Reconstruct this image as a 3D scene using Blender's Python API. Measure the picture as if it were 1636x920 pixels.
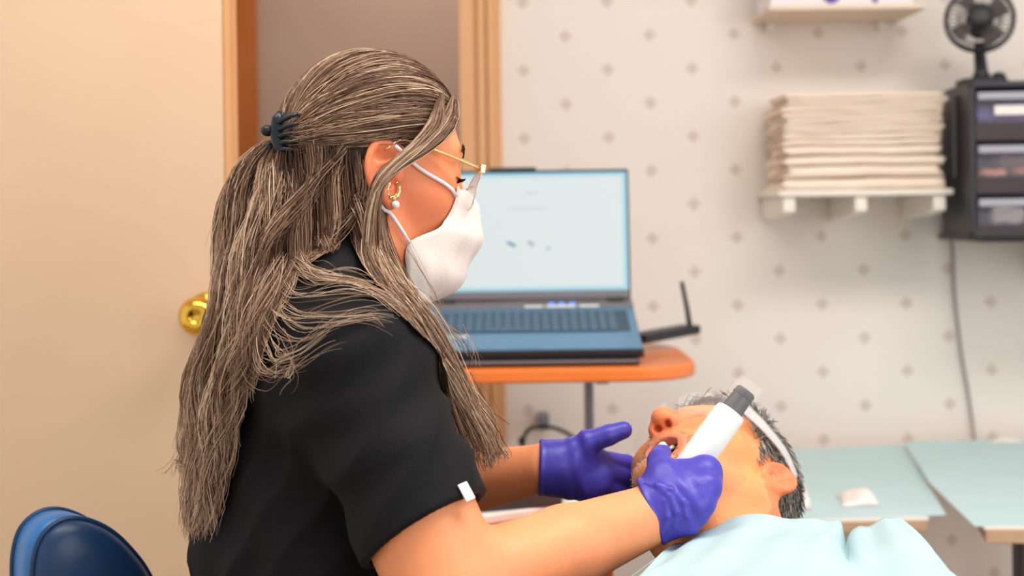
import bpy, bmesh, math, random
import numpy as np
from mathutils import Matrix, Vector

for o in list(bpy.data.objects):
    bpy.data.objects.remove(o)
S = bpy.context.scene
COL = S.collection
random.seed(4)
RNG = np.random.default_rng(4)

# ------------------------------------------------------------------ camera
FPX, CX, HZ = 2272.0, 818.0, 330.0          # focal length and horizon in pixels of the 1636x920 frame
ROLL = math.radians(0.8)
CAM = np.array([0.0, 0.0, 1.13])
RIGHT = np.array([math.cos(ROLL), 0, -math.sin(ROLL)])
UP = np.array([math.sin(ROLL), 0, math.cos(ROLL)])
FWD = np.array([0.0, 1.0, 0.0])
cd = bpy.data.cameras.new('camera')
cd.sensor_width = 36.0
cd.lens = FPX * 36.0 / 1636.0
cd.shift_y = -(460.0 - HZ) / 1636.0
cd.clip_start = 0.05
cd.dof.use_dof = True
cd.dof.focus_distance = 1.42
cd.dof.aperture_fstop = 4.0
cam = bpy.data.objects.new('camera', cd)
COL.objects.link(cam)
cam.matrix_world = Matrix(((RIGHT[0], UP[0], -FWD[0], CAM[0]), (RIGHT[1], UP[1], -FWD[1], CAM[1]),
                           (RIGHT[2], UP[2], -FWD[2], CAM[2]), (0, 0, 0, 1)))
S.camera = cam
S.view_settings.view_transform = 'Standard'
S.view_settings.look = 'None'
S.view_settings.gamma = 1.0
S.view_settings.use_curve_mapping = False
S.view_settings.exposure = 0.0

# ------------------------------------------------------------------ world and ceiling light
w = bpy.data.worlds.new('world')
S.world = w
w.use_nodes = True
w.node_tree.nodes['Background'].inputs[0].default_value = (1.0, 0.97, 0.94, 1)
w.node_tree.nodes['Background'].inputs[1].default_value = 0.93


def area(name, loc, rot, sx, sy, power, col=(1, 1, 1)):
    l = bpy.data.lights.new(name, 'AREA')
    l.shape = 'RECTANGLE'
    l.size, l.size_y = sx, sy
    l.energy = power
    l.color = col
    o = bpy.data.objects.new(name, l)
    COL.objects.link(o)
    o.location = loc
    o.rotation_euler = rot
    return o


area('ceiling_light_glow', (0.75, 1.15, 2.53), (0, 0, 0), 1.15, 0.55, 25, (1, 0.97, 0.93))
area('ceiling_light_glow', (-0.6, 1.15, 2.53), (0, 0, 0), 1.15, 0.55, 12, (1, 0.97, 0.93))
area('added_fill', (1.9, -0.9, 1.7), (math.radians(75), 0, math.radians(50)), 1.4, 1.3, 22, (1, 0.98, 0.96))  # fill light added behind the viewer, with no source in view
area('hallway_fill', (-0.3, 3.9, 2.46), (0, 0, 0), 0.5, 0.5, 13, (1, 0.85, 0.70))  # added to brighten the hallway; its source is unseen


# ------------------------------------------------------------------ helpers
def at(px, py, Y):
    """world point that stands at depth Y on the ray of a pixel"""
    return CAM + Y * (FWD + (px - CX) / FPX * RIGHT + (HZ - py) / FPX * UP)


def at_z(px, py, z):
    d = FWD + (px - CX) / FPX * RIGHT + (HZ - py) / FPX * UP
    return CAM + d * ((z - CAM[2]) / d[2])


def lin(c):
    if isinstance(c, str):
        c = [int(c[i:i + 2], 16) for i in (0, 2, 4)]
    v = np.array(c[:3], float) / 255.0
    v = np.where(v <= 0.04045, v / 12.92, ((v + 0.055) / 1.055) ** 2.4)
    return (float(v[0]), float(v[1]), float(v[2]), 1.0)


def new_mat(name):
    m = bpy.data.materials.new(name)
    m.use_nodes = True
    return m, m.node_tree, m.node_tree.nodes['Principled BSDF']


def mat(name, c, rough=0.5, metal=0.0, c2=None, scale=20.0, amt=0.5, stretch=(1, 1, 1), bump=0.0, bscale=None,
        emit=None, estr=1.0, alpha=1.0, trans=0.0, ior=1.45, spec=0.5, sss=0.0, coat=0.0, sheen=0.0):
    m, nt, b = new_mat(name)
    N, L = nt.nodes, nt.links
    b.inputs['Base Color'].default_value = lin(c)
    b.inputs['Roughness'].default_value = rough
    b.inputs['Metallic'].default_value = metal
    b.inputs['IOR'].default_value = ior
    b.inputs['Specular IOR Level'].default_value = spec
    b.inputs['Alpha'].default_value = alpha
    b.inputs['Transmission Weight'].default_value = trans
    b.inputs['Coat Weight'].default_value = coat
    b.inputs['Sheen Weight'].default_value = sheen
    if sss:
        b.inputs['Subsurface Weight'].default_value = sss
        b.inputs['Subsurface Radius'].default_value = (0.012, 0.005, 0.003)
        b.inputs['Subsurface Scale'].default_value = 0.6
    tc = N.new('ShaderNodeTexCoord')
    mp = N.new('ShaderNodeMapping')
    mp.inputs['Scale'].default_value = stretch
    L.new(tc.outputs['Object'], mp.inputs['Vector'])
    if c2 is not None:
        nz = N.new('ShaderNodeTexNoise')
        nz.inputs['Scale'].default_value = scale
        nz.inputs['Detail'].default_value = 5
        L.new(mp.outputs[0], nz.inputs['Vector'])
        rp = N.new('ShaderNodeValToRGB')
        rp.color_ramp.elements[0].position = 0.5 - amt * 0.5
        rp.color_ramp.elements[1].position = 0.5 + amt * 0.5
        rp.color_ramp.elements[0].color = lin(c)
        rp.color_ramp.elements[1].color = lin(c2)
        L.new(nz.outputs[0], rp.inputs[0])
        L.new(rp.outputs[0], b.inputs['Base Color'])
    if bump:
        n2 = N.new('ShaderNodeTexNoise')
        n2.inputs['Scale'].default_value = bscale or scale
        n2.inputs['Detail'].default_value = 4
        L.new(mp.outputs[0], n2.inputs['Vector'])
        bp = N.new('ShaderNodeBump')
        bp.inputs['Strength'].default_value = bump
        bp.inputs['Distance'].default_value = 0.002
        L.new(n2.outputs[0], bp.inputs['Height'])
        L.new(bp.outputs[0], b.inputs['Normal'])
    if emit is not None:
        b.inputs['Emission Color'].default_value = lin(emit)
        b.inputs['Emission Strength'].default_value = estr
    return m


def attr_mat(name, rough=0.5, spec=0.5, sss=0.0, bump=0.0, bscale=300.0, sheen=0.0, aniso=0.0):
    """colour carried by the mesh's own 'Col' attribute (skin and lips, hair strands)"""
    m, nt, b = new_mat(name)
    a = nt.nodes.new('ShaderNodeAttribute')
    a.attribute_name = 'Col'
    nt.links.new(a.outputs['Color'], b.inputs['Base Color'])
    b.inputs['Roughness'].default_value = rough
    b.inputs['Specular IOR Level'].default_value = spec
    b.inputs['Sheen Weight'].default_value = sheen
    if sss:
        b.inputs['Subsurface Weight'].default_value = sss
        b.inputs['Subsurface Radius'].default_value = (0.012, 0.005, 0.003)
        b.inputs['Subsurface Scale'].default_value = 0.5
    if bump:
        tc = nt.nodes.new('ShaderNodeTexCoord')
        n2 = nt.nodes.new('ShaderNodeTexNoise')
        n2.inputs['Scale'].default_value = bscale
        nt.links.new(tc.outputs['Object'], n2.inputs['Vector'])
        bp = nt.nodes.new('ShaderNodeBump')
        bp.inputs['Strength'].default_value = bump
        bp.inputs['Distance'].default_value = 0.001
        nt.links.new(n2.outputs[0], bp.inputs['Height'])
        nt.links.new(bp.outputs[0], b.inputs['Normal'])
    return m


def unit(v):
    v = np.asarray(v, float)
    return v / (np.linalg.norm(v) + 1e-12)


def rotz(a):
    a = math.radians(a)
    return np.array([[math.cos(a), -math.sin(a), 0], [math.sin(a), math.cos(a), 0], [0, 0, 1.0]])


def rotx(a):
    a = math.radians(a)
    return np.array([[1, 0, 0], [0, math.cos(a), -math.sin(a)], [0, math.sin(a), math.cos(a)]])


def roty(a):
    a = math.radians(a)
    return np.array([[math.cos(a), 0, math.sin(a)], [0, 1, 0], [-math.sin(a), 0, math.cos(a)]])


def frame_from(z, hint=(0, 0, 1)):
    z = unit(z)
    h = np.asarray(hint, float)
    if abs(z @ unit(h)) > 0.98:
        h = np.array([1.0, 0, 0])
    x = unit(np.cross(h, z))
    return np.stack([x, np.cross(z, x), z], 1)


def smooth_path(pts, n=24):
    """Catmull-Rom through points (rows may carry extra columns)"""
    p = np.asarray(pts, float)
    p = np.vstack([2 * p[0] - p[1], p, 2 * p[-1] - p[-2]])
    m = len(p) - 3
    t = np.linspace(0, m - 1e-9, n)
    i = t.astype(int)
    u = (t - i)[:, None]
    a, b, c, d = p[i], p[i + 1], p[i + 2], p[i + 3]
    return 0.5 * (2 * b + (c - a) * u + (2 * a - 5 * b + 4 * c - d) * u ** 2 + (3 * b - a - 3 * c + d) * u ** 3)


class MB:
    """collects shapes and links them as ONE mesh object"""

    def __init__(self):
        self.v, self.f, self.n = [], [], 0

    def add(self, v, f):
        v = np.asarray(v, float)
        self.v.append(v)
        self.f += [tuple(int(i) + self.n for i in q) for q in f]
        self.n += len(v)
        return self

    def box(self, c, s, R=None):
        c, s = np.asarray(c, float), np.asarray(s, float) / 2
        k = np.array([[x, y, z] for x in (-1, 1) for y in (-1, 1) for z in (-1, 1)], float) * s
        if R is not None:
            k = k @ np.asarray(R).T
        return self.add(k + c, [(0, 1, 3, 2), (4, 6, 7, 5), (0, 4, 5, 1), (2, 3, 7, 6), (0, 2, 6, 4), (1, 5, 7, 3)])

    def cyl(self, p0, p1, r0, r1=None, n=16):
        return self.tube([p0, p1], [r0, r0 if r1 is None else r1], n)

    def tube(self, path, r, n=8, cap=True, squash=1.0, hint=(0, 0, 1)):
        P = np.asarray(path, float)
        m = len(P)
        r = np.full(m, float(r)) if np.isscalar(r) else np.asarray(r, float)
        T = np.gradient(P, axis=0) if m > 2 else np.repeat([P[1] - P[0]], 2, 0)
        a = np.linspace(0, 2 * math.pi, n, endpoint=False)
        F = frame_from(T[0], hint)
        x = F[:, 0]
        vs = []
        for i in range(m):
            z = unit(T[i])
            x = unit(x - z * (x @ z))
            y = np.cross(z, x)
            vs.append(P[i] + r[i] * (np.cos(a)[:, None] * x * squash + np.sin(a)[:, None] * y))
        fs = []
        for i in range(m - 1):
            for j in range(n):
                k = (j + 1) % n
                fs.append((i * n + j, i * n + k, (i + 1) * n + k, (i + 1) * n + j))
        if cap:
            fs.append(tuple(range(n - 1, -1, -1)))
            fs.append(tuple(range((m - 1) * n, m * n)))
        return self.add(np.vstack(vs), fs)

    def lathe(self, prof, c, axis=(0, 0, 1), n=24):
        """profile rows (radius, height)"""
        F = frame_from(axis)
        a = np.linspace(0, 2 * math.pi, n, endpoint=False)
        vs = []
        for r, h in prof:
            vs.append(np.asarray(c) + r * (np.cos(a)[:, None] * F[:, 0] + np.sin(a)[:, None] * F[:, 1]) + h * F[:, 2])
        m = len(prof)
        fs = [(i * n + j, i * n + (j + 1) % n, (i + 1) * n + (j + 1) % n, (i + 1) * n + j) for i in range(m - 1) for j in range(n)]
        fs.append(tuple(range(n - 1, -1, -1)))
        fs.append(tuple(range((m - 1) * n, m * n)))
        return self.add(np.vstack(vs), fs)

    def ball(self, c, r, R=None, n=16):
        r = np.ones(3) * r
        m = n // 2
        prof = [(math.sin(math.pi * i / m), -math.cos(math.pi * i / m)) for i in range(m + 1)]
        prof[0] = (0.02, -1)
        prof[-1] = (0.02, 1)
        s = len(self.v)
        self.lathe(prof, (0, 0, 0), n=n)
        v = self.v[s] * r
        if R is not None:
            v = v @ np.asarray(R).T
        self.v[s] = v + np.asarray(c, float)
        return self

    def prism(self, poly, z0, z1, R=None, c=(0, 0, 0)):
        """polygon in XY (counter-clockwise) extruded from z0 to z1"""
        p = np.asarray(poly, float)
        n = len(p)
        v = np.vstack([np.c_[p, np.full(n, z0)], np.c_[p, np.full(n, z1)]])
        if R is not None:
            v = v @ np.asarray(R).T
        f = [tuple(range(n - 1, -1, -1)), tuple(range(n, 2 * n))]
        f += [(i, (i + 1) % n, n + (i + 1) % n, n + i) for i in range(n)]
        return self.add(v + np.asarray(c, float), f)

    def grid(self, G, thick=0.0, normal=None):
        """surface from an (a,b,3) grid, optionally a slab along its own normals"""
        G = np.asarray(G, float)
        a, b = G.shape[:2]
        idx = np.arange(a * b).reshape(a, b)
        q = [(idx[i, j], idx[i, j + 1], idx[i + 1, j + 1], idx[i + 1, j]) for i in range(a - 1) for j in range(b - 1)]
        if not thick:
            return self.add(G.reshape(-1, 3), q)
        du = np.gradient(G, axis=1)
        dv = np.gradient(G, axis=0)
        nn = np.cross(du, dv)
        nn /= np.linalg.norm(nn, axis=2, keepdims=True) + 1e-12
        V = np.vstack([G.reshape(-1, 3), (G - nn * thick).reshape(-1, 3)])
        o = a * b
        f = q + [tuple(o + i for i in reversed(t)) for t in q]
        ring = list(idx[0, :]) + list(idx[1:, -1]) + list(idx[-1, -2::-1]) + list(idx[-2:0, 0])
        for i in range(len(ring)):
            s, e = ring[i], ring[(i + 1) % len(ring)]
            f.append((e, s, o + s, o + e))
        return self.add(V, f)

    def move(self, R, t):
        self.v = [x @ np.asarray(R).T + np.asarray(t) for x in self.v]
        return self

    def build(self, name, m, parent=None, bevel=0.0, smooth=False, seg=2, col=None):
        me = bpy.data.meshes.new(name)
        me.from_pydata(np.vstack(self.v).tolist(), [], self.f)
        if bevel:
            bm = bmesh.new()
            bm.from_mesh(me)
            es = [e for e in bm.edges if len(e.link_faces) == 2 and e.calc_face_angle(0) > 0.6]
            bmesh.ops.bevel(bm, geom=es, offset=bevel, segments=seg, profile=0.5, affect='EDGES', clamp_overlap=True)
            bm.to_mesh(me)
            bm.free()
        me.validate()
        if smooth:
            me.polygons.foreach_set('use_smooth', np.ones(len(me.polygons), bool))
        if col is not None:
            set_col(me, col)
        return link(name, me, m, parent)


def set_col(me, col):
    a = me.color_attributes.new('Col', 'FLOAT_COLOR', 'POINT')
    c = np.ones((len(me.vertices), 4), np.float32)
    c[:, :3] = col
    a.data.foreach_set('color', c.ravel())


def link(name, me, m, parent=None):
    o = bpy.data.objects.new(name, me)
    COL.objects.link(o)
    if m is not None:
        me.materials.append(m)
    if parent is not None:
        hang(o, parent)
    return o


def world_loc(p):
    l = Vector(p.location)
    while p.parent is not None:
        p = p.parent
        l = l + Vector(p.location)
    return l


def hang(o, parent):
    """make o a part of parent while its mesh stays in world coordinates"""
    o.parent = parent
    o.location = -world_loc(parent)


def thing(name, label, cat, loc=(0, 0, 0), group=None):
    o = bpy.data.objects.new(name, None)
    o.empty_display_size = 0.05
    COL.objects.link(o)
    o.location = [float(x) for x in loc]
    return tag(o, label, cat, group)


def tag(o, label, cat, group=None, kind=None):
    o['label'] = label
    o['category'] = cat
    if group:
        o['group'] = group
    if kind:
        o['kind'] = kind
    return o


def struct(o):
    o['kind'] = 'structure'
    return o


def strip_path(path, wd, th, side):
    """flat strap along a path: grid of two rails with thickness"""
    P = np.asarray(path, float)
    s = np.asarray(side, float)
    if s.ndim == 1:
        s = np.repeat(s[None], len(P), 0)
    return np.stack([P - s * wd / 2, P + s * wd / 2], 0), th

# ------------------------------------------------------------------ the room
WALL_Y = 3.05


def wallpaper():
    m, nt, b = new_mat('wallpaper')
    N, L = nt.nodes, nt.links
    geo = N.new('ShaderNodeNewGeometry')
    sp = N.new('ShaderNodeSeparateXYZ')
    L.new(geo.outputs['Position'], sp.inputs[0])
    a0 = at(836, 113, WALL_Y)

    def mth(op, a, b_=None, clamp=False):
        n = N.new('ShaderNodeMath')
        n.operation = op
        n.use_clamp = clamp
        for i, v in enumerate((a, b_)):
            if v is None:
                continue
            if isinstance(v, (int, float)):
                n.inputs[i].default_value = v
            else:
                L.new(v, n.inputs[i])
        return n.outputs[0]

    px, pz = 0.181, 0.1455
    outs = []
    for ox, oz in ((0, 0), (px / 2, pz / 2)):
        d = []
        for src, per, off in ((sp.outputs[0], px, a0[0] + ox), (sp.outputs[2], pz, a0[2] + oz)):
            u = mth('DIVIDE', mth('SUBTRACT', src, off), per)
            u = mth('SUBTRACT', u, mth('ROUND', u))
            d.append(mth('MULTIPLY', mth('ABSOLUTE', u), per))
        s = mth('ADD', d[0], d[1])
        outs.append(mth('MULTIPLY', mth('SUBTRACT', 0.0165, s), 300.0, True))
    msk = mth('MAXIMUM', outs[0], outs[1])
    mx = N.new('ShaderNodeMix')
    mx.data_type = 'RGBA'
    L.new(mth('MULTIPLY', msk, 0.65), mx.inputs[0])
    nz = N.new('ShaderNodeTexNoise')
    nz.inputs['Scale'].default_value = 3
    rp = N.new('ShaderNodeValToRGB')
    rp.color_ramp.elements[0].color = lin('E6DCD4')
    rp.color_ramp.elements[1].color = lin('EBE3DD')
    L.new(nz.outputs[0], rp.inputs[0])
    L.new(rp.outputs[0], mx.inputs[6])
    mx.inputs[7].default_value = lin('C4B0A9')
    L.new(mx.outputs[2], b.inputs['Base Color'])
    b.inputs['Roughness'].default_value = 0.7
    return m


m_paperwall = wallpaper()
m_floor = mat('vinyl floor', 'B8A994', 0.4, c2='AD9C86', scale=6)
m_ceil = mat('ceiling paint', 'EDEAE4', 0.8, c2='E6E2DA', scale=12)
m_hall = mat('hallway paint', 'A38D82', 0.7, c2='9C877D', scale=2)
m_casing = mat('painted casing', 'E3B183', 0.45, c2='DDA878', scale=5, stretch=(8, 8, 0.5))
m_door = mat('cream door paint', 'DDBFA2', 0.55, c2='D8B898', scale=2.5)
m_dooredge = mat('door edge wood', 'E0A878', 0.5, c2='D29860', scale=6, stretch=(6, 6, 0.4))
m_brownwood = mat('varnished brown wood', 'A65E22', 0.4, c2='94501A', scale=4, stretch=(6, 6, 0.4))
m_brass = mat('polished brass', 'E8B84A', 0.16, 1.0)

OPEN_R, OPEN_L = at(737, 300, WALL_Y)[0], -1.02
DOOR_H = 2.05
b = MB()
b.box(((OPEN_R + 2.4) / 2, WALL_Y + 0.06, 1.3), (2.4 - OPEN_R, 0.12, 2.6))
b.box(((OPEN_L - 2.6) / 2, WALL_Y + 0.06, 1.3), (OPEN_L + 2.6, 0.12, 2.6))
b.box(((OPEN_L + OPEN_R) / 2, WALL_Y + 0.06, (2.6 + DOOR_H) / 2), (OPEN_R - OPEN_L, 0.12, 2.6 - DOOR_H))
struct(b.build('wall_back', m_paperwall))
struct(MB().box((-0.1, 1.1, -0.03), (5.0, 8.0, 0.06)).build('floor', m_floor))
struct(MB().box((-0.1, 1.1, 2.63), (5.0, 8.0, 0.06)).build('ceiling', m_ceil))
struct(MB().box((-0.6, 4.5, 1.3), (3.6, 0.1, 2.6)).build('wall_hallway', m_hall))
# brown varnished woodwork on the hallway wall, just beside the open door
hx = at(412, 200, 4.43)[0]
struct(MB().box((hx - 0.35, 4.435, 1.3), (0.7, 0.03, 2.6)).build('trim_1', m_brownwood))
# door casing, right side and head: back board with stepped moulding, each a strip of its own
cr = at(803, 300, WALL_Y)[0]
cw = cr - OPEN_R
tr = bpy.data.objects.new('trim_2', None)
COL.objects.link(tr)
struct(tr)
tr['label'] = 'tan painted casing round the open doorway'
zt = DOOR_H + cw
for (x0, x1, d) in ((0.0, 0.36, 0.018), (0.36, 0.44, 0.011), (0.44, 0.62, 0.021), (0.62, 0.68, 0.014), (0.68, 0.86, 0.024), (0.86, 1.0, 0.017)):
    MB().box((OPEN_R + cw * (x0 + x1) / 2, WALL_Y - d / 2, zt / 2), (cw * (x1 - x0), d, zt)).build('moulding', m_casing, tr, bevel=0.002)
MB().box(((OPEN_L + OPEN_R) / 2, WALL_Y - 0.009, DOOR_H + cw / 2), (OPEN_R - OPEN_L, 0.018, cw)).build('head_casing', m_casing, tr, bevel=0.002)
MB().box((OPEN_R + 0.006, WALL_Y + 0.06, DOOR_H / 2), (0.012, 0.13, DOOR_H)).build('jamb', m_casing, tr)
bz = MB().box(((cr + 2.4) / 2, WALL_Y - 0.007, 0.05), (2.4 - cr, 0.014, 0.1))
struct(bz.build('baseboard_back', m_casing, bevel=0.003))

# open door leaf, swung into the room
DY = 2.1
dR = rotz(-4)
dc = at(380, 300, DY)
dc[2] = 0
door = thing('door_1', 'cream flush door standing open at the left', 'door', dc)
struct(door)
MB().box((-0.42, 0.02, 1.02), (0.80, 0.038, 2.02)).move(dR, dc).build('leaf', m_door, door, bevel=0.002)
MB().box((-0.014, 0.02, 1.02), (0.010, 0.040, 2.02)).move(dR, dc).build('edge_strip', m_dooredge, door, bevel=0.001)
kc = at(318, 505, DY - 0.06)
kz = np.array([0, -1.0, 0]) @ dR.T
k = MB().lathe([(0.032, 0.0), (0.032, 0.003), (0.026, 0.008), (0.012, 0.010), (0.011, 0.030), (0.018, 0.034), (0.027, 0.046),
                (0.0285, 0.056), (0.026, 0.066), (0.018, 0.072), (0.009, 0.074), (0.008, 0.071), (0.001, 0.071)], kc - kz * 0.052, kz, 32)
k.build('door_knob', m_brass, door, smooth=True)

# ceiling light panels (two real fixtures)
m_diff = mat('light diffuser', 'FFFFFF', 0.5, emit='FFF4E6', estr=3.0)
m_white = mat('white plastic', 'EDEAE6', 0.4, c2='E6E2DC', scale=30)
for x, lab in ((0.75, 'square white ceiling light panel above the patient'), (-0.6, 'square white ceiling light panel above the seated woman')):
    t = thing('ceiling_light', lab, 'ceiling light', (x, 1.15, 2.6), 'ceiling light panels')
    MB().box((x, 1.15, 2.582), (1.2, 0.6, 0.036)).build('frame', m_white, t, bevel=0.004)
    MB().box((x, 1.15, 2.56), (1.14, 0.54, 0.01)).build('diffuser', m_diff, t)

# ------------------------------------------------------------------ laptop table
m_orange = mat('orange cherry wood', 'EE8440', 0.32, c2='E57630', scale=7, stretch=(1, 8, 8), coat=0.2)
m_steel = mat('grey steel', '8C929C', 0.35, 0.7)
m_black = mat('black plastic', '1E1F24', 0.45, c2='232429', scale=60)
m_rubber = mat('black rubber', '17181A', 0.7, c2='1D1E20', scale=60)
TZ = 0.867
tf, tb = 2.30, 2.76


def round_poly(pts_r, n=8):
    """polygon with each corner (x, y, radius) rounded"""
    out = []
    m = len(pts_r)
    for i in range(m):
        p = np.array(pts_r[i][:2], float)
        r = pts_r[i][2]
        a = unit(np.array(pts_r[i - 1][:2]) - p)
        c = unit(np.array(pts_r[(i + 1) % m][:2]) - p)
        if r <= 0:
            out.append(p)
            continue
        h = math.acos(max(-1, min(1, a @ c))) / 2
        d = r / math.tan(h)
        ctr = p + unit(a + c) * r / math.sin(h)
        s, e = p + a * d - ctr, p + c * d - ctr
        for t in np.linspace(0, 1, n):
            v = s * (1 - t) + e * t
            out.append(ctr + unit(v) * r)
    return np.array(out)


xr = at(1108, 590, 2.42)[0]
table = thing('laptop_table', 'orange wooden table on a steel post holding the laptop', 'table', (0.13, 2.5, 0))
poly = round_poly([(-0.36, tf, 0.03), (xr, tf, 0.10), (xr, tb, 0.16), (-0.36, tb, 0.03)])
MB().prism(poly, TZ - 0.024, TZ).build('table_top', m_orange, table, bevel=0.006, seg=3)
px_ = at(941, 640, 2.5)[0]
MB().box((px_, 2.5, TZ / 2 - 0.01), (0.016, 0.030, TZ - 0.03)).build('post', m_steel, table, bevel=0.003)
MB().box((at(961, 613, 2.42)[0], 2.42, TZ - 0.024 - 0.007), (0.024, 0.05, 0.014)).build('bracket', m_black, table, bevel=0.003)
MB().box((px_, 2.5, TZ - 0.03), (0.06, 0.1, 0.008)).build('mounting_plate', m_black, table, bevel=0.002)
MB().box((px_ - 0.1, 2.5, 0.06), (0.5, 0.05, 0.025)).box((px_ + 0.12, 2.5, 0.06), (0.04, 0.36, 0.025)).box((px_ - 0.33, 2.5, 0.06), (0.04, 0.36, 0.025)).build('base', m_steel, table, bevel=0.004)
for dx in (0.12, -0.33):
    for dy in (-0.16, 0.16):
        MB().lathe([(0.005, -0.012), (0.022, -0.012), (0.024, 0), (0.022, 0.012), (0.005, 0.012)], (px_ + dx, 2.5 + dy, 0.025), (1, 0, 0), 16).build('castor', m_rubber, table)

# ------------------------------------------------------------------ laptop on a sloped cooling stand
m_deck = mat('slate blue laptop shell', '5C88AA', 0.32, 0.2, c2='5580A2', scale=40)
m_key = mat('dark keycap', '2E4558', 0.45)
m_bezel = mat('graphite bezel', '3A3C42', 0.4)
m_hinge = mat('grey hinge plastic', '77747A', 0.4)
LW = 0.355
lx = (at(684, 500, 2.50)[0] + at(1014, 500, 2.50)[0]) / 2 + 0.001
LW = at(1015, 500, 2.50)[0] - at(685, 500, 2.50)[0]
slope = 15.5
dR = rotx(slope)
front = np.array([lx, 2.335, TZ + 0.018])
stand = thing('laptop_stand', 'low black wedge stand under the laptop', 'laptop stand', (lx, 2.46, TZ))
dp = 0.245
ca, sa = math.cos(math.radians(slope)), math.sin(math.radians(slope))
side = [(2.332, TZ), (2.332 + dp * ca, TZ), (2.332 + dp * ca, TZ + 0.010 + dp * sa), (2.332, TZ + 0.010)]
v = [(x, y, z) for x in (lx - LW / 2 + 0.008, lx + LW / 2 - 0.008) for y, z in side]
MB().add(v, [(0, 1, 2, 3), (7, 6, 5, 4), (0, 4, 5, 1), (1, 5, 6, 2), (2, 6, 7, 3), (3, 7, 4, 0)]).build('wedge_body', m_black, stand, bevel=0.003)
MB().box((lx, 2.330, TZ + 0.008), (LW * 0.94, 0.004, 0.004)).build('front_trim', m_hinge, stand)

lap = thing('laptop', 'open slate-blue laptop with glowing white screen', 'laptop', front)


def LB(c, s):
    return MB().box(c, s).move(dR, front)


LB((0, dp / 2, 0.0), (LW, dp, 0.014)).build('base_shell', m_black, lap, bevel=0.003)
LB((0, 0.1075, 0.0075), (LW - 0.004, 0.205, 0.003)).build('deck', m_deck, lap, bevel=0.001)
tp = LB((-0.045, 0.045, 0.0092), (0.105, 0.068, 0.0008)).build('touchpad', m_deck, lap, bevel=0.0003)
LB((0.0, 0.135, 0.0087), (LW - 0.03, 0.105, 0.0016)).build('keyboard_well', m_key, lap)
kme = None
m_keycap = mat('slate keycap', '41607A', 0.4)
for r in range(6):
    for c in range(19):
        kx = -LW / 2 + 0.024 + c * 0.0164
        if r == 0 and 5 <= c <= 9:
            if c != 7:
                continue
            q = LB((kx, 0.0925, 0.0108), (0.0164 * 5 - 0.003, 0.0135, 0.0026))
            q.build('space_bar', m_keycap, lap, bevel=0.0005)
            continue
        if kme is None:
            kob = LB((0, 0, 0.0108), (0.0136, 0.0135, 0.0026)).move(np.eye(3), -front).build('key', m_keycap, lap, bevel=0.0005, seg=1)
            kme = kob.data
        else:
            kob = bpy.data.objects.new('key', kme)
            COL.objects.link(kob)
            kob.parent = lap
        p = np.array([kx, 0.0925 + r * 0.0168, 0]) @ dR.T
        kob.location = p
LB((0.0, 0.222, 0.0085), (LW, 0.040, 0.006)).build('rear_vent_ridge', m_hinge, lap, bevel=0.001)
m_label = mat('pale sticker', 'EDEBE8', 0.5)
m_green = mat('green sticker', 'A8D8B0', 0.5)
for x0, x1 in ((838, 868), (872, 920), (925, 957)):
    a, b2 = at(x0, 512, 2.53)[0], at(x1, 512, 2.53)[0]
    LB(((a + b2) / 2 - lx, 0.2035, 0.0125), (b2 - a, 0.006, 0.003)).build('light_bar', m_label, lap, bevel=0.0006)
m_led = mat('blue indicator', '4A86E8', 0.3, emit='4A8CF0', estr=1.2)
for x0 in (881, 897, 914):
    LB((at(x0, 503, 2.55)[0] - lx, 0.219, 0.0120), (0.009, 0.010, 0.0012)).build('indicator_light', m_led, lap)
for x0, x1, mm in ((694, 708, m_label), (710, 727, m_green), (729, 748, m_label)):
    a, b2 = at(x0, 545, 2.40)[0], at(x1, 545, 2.40)[0]
    LB(((a + b2) / 2 - lx, 0.068, 0.0093), (b2 - a, 0.008, 0.0006)).build('sticker', mm, lap)
# screen, tilted back a little
hp = np.array([0, 0.236, 0.014]) @ dR.T + front
SR = rotx(-6)
SH = 0.236


def SB(c, s):
    return MB().box(c, s).move(SR, hp)


SB((0, 0.005, SH / 2), (LW - 0.004, 0.009, SH)).build('lid', m_bezel, lap, bevel=0.003)
SB((-0.03, 0.003, SH + 0.002), (0.085, 0.009, 0.006)).build('camera_bump', m_bezel, lap, bevel=0.002)
SB((0, -0.0005, 0.009), (LW - 0.012, 0.004, 0.014)).build('chin_bar', m_hinge, lap, bevel=0.001)
for sx in (-1, 1):
    MB().cyl((lx + sx * (LW / 2 - 0.03) - 0.014, hp[1] - 0.001, hp[2] - 0.004), (lx + sx * (LW / 2 - 0.03) + 0.014, hp[1] - 0.001, hp[2] - 0.004), 0.008).build('hinge', m_black, lap, smooth=False)


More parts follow.
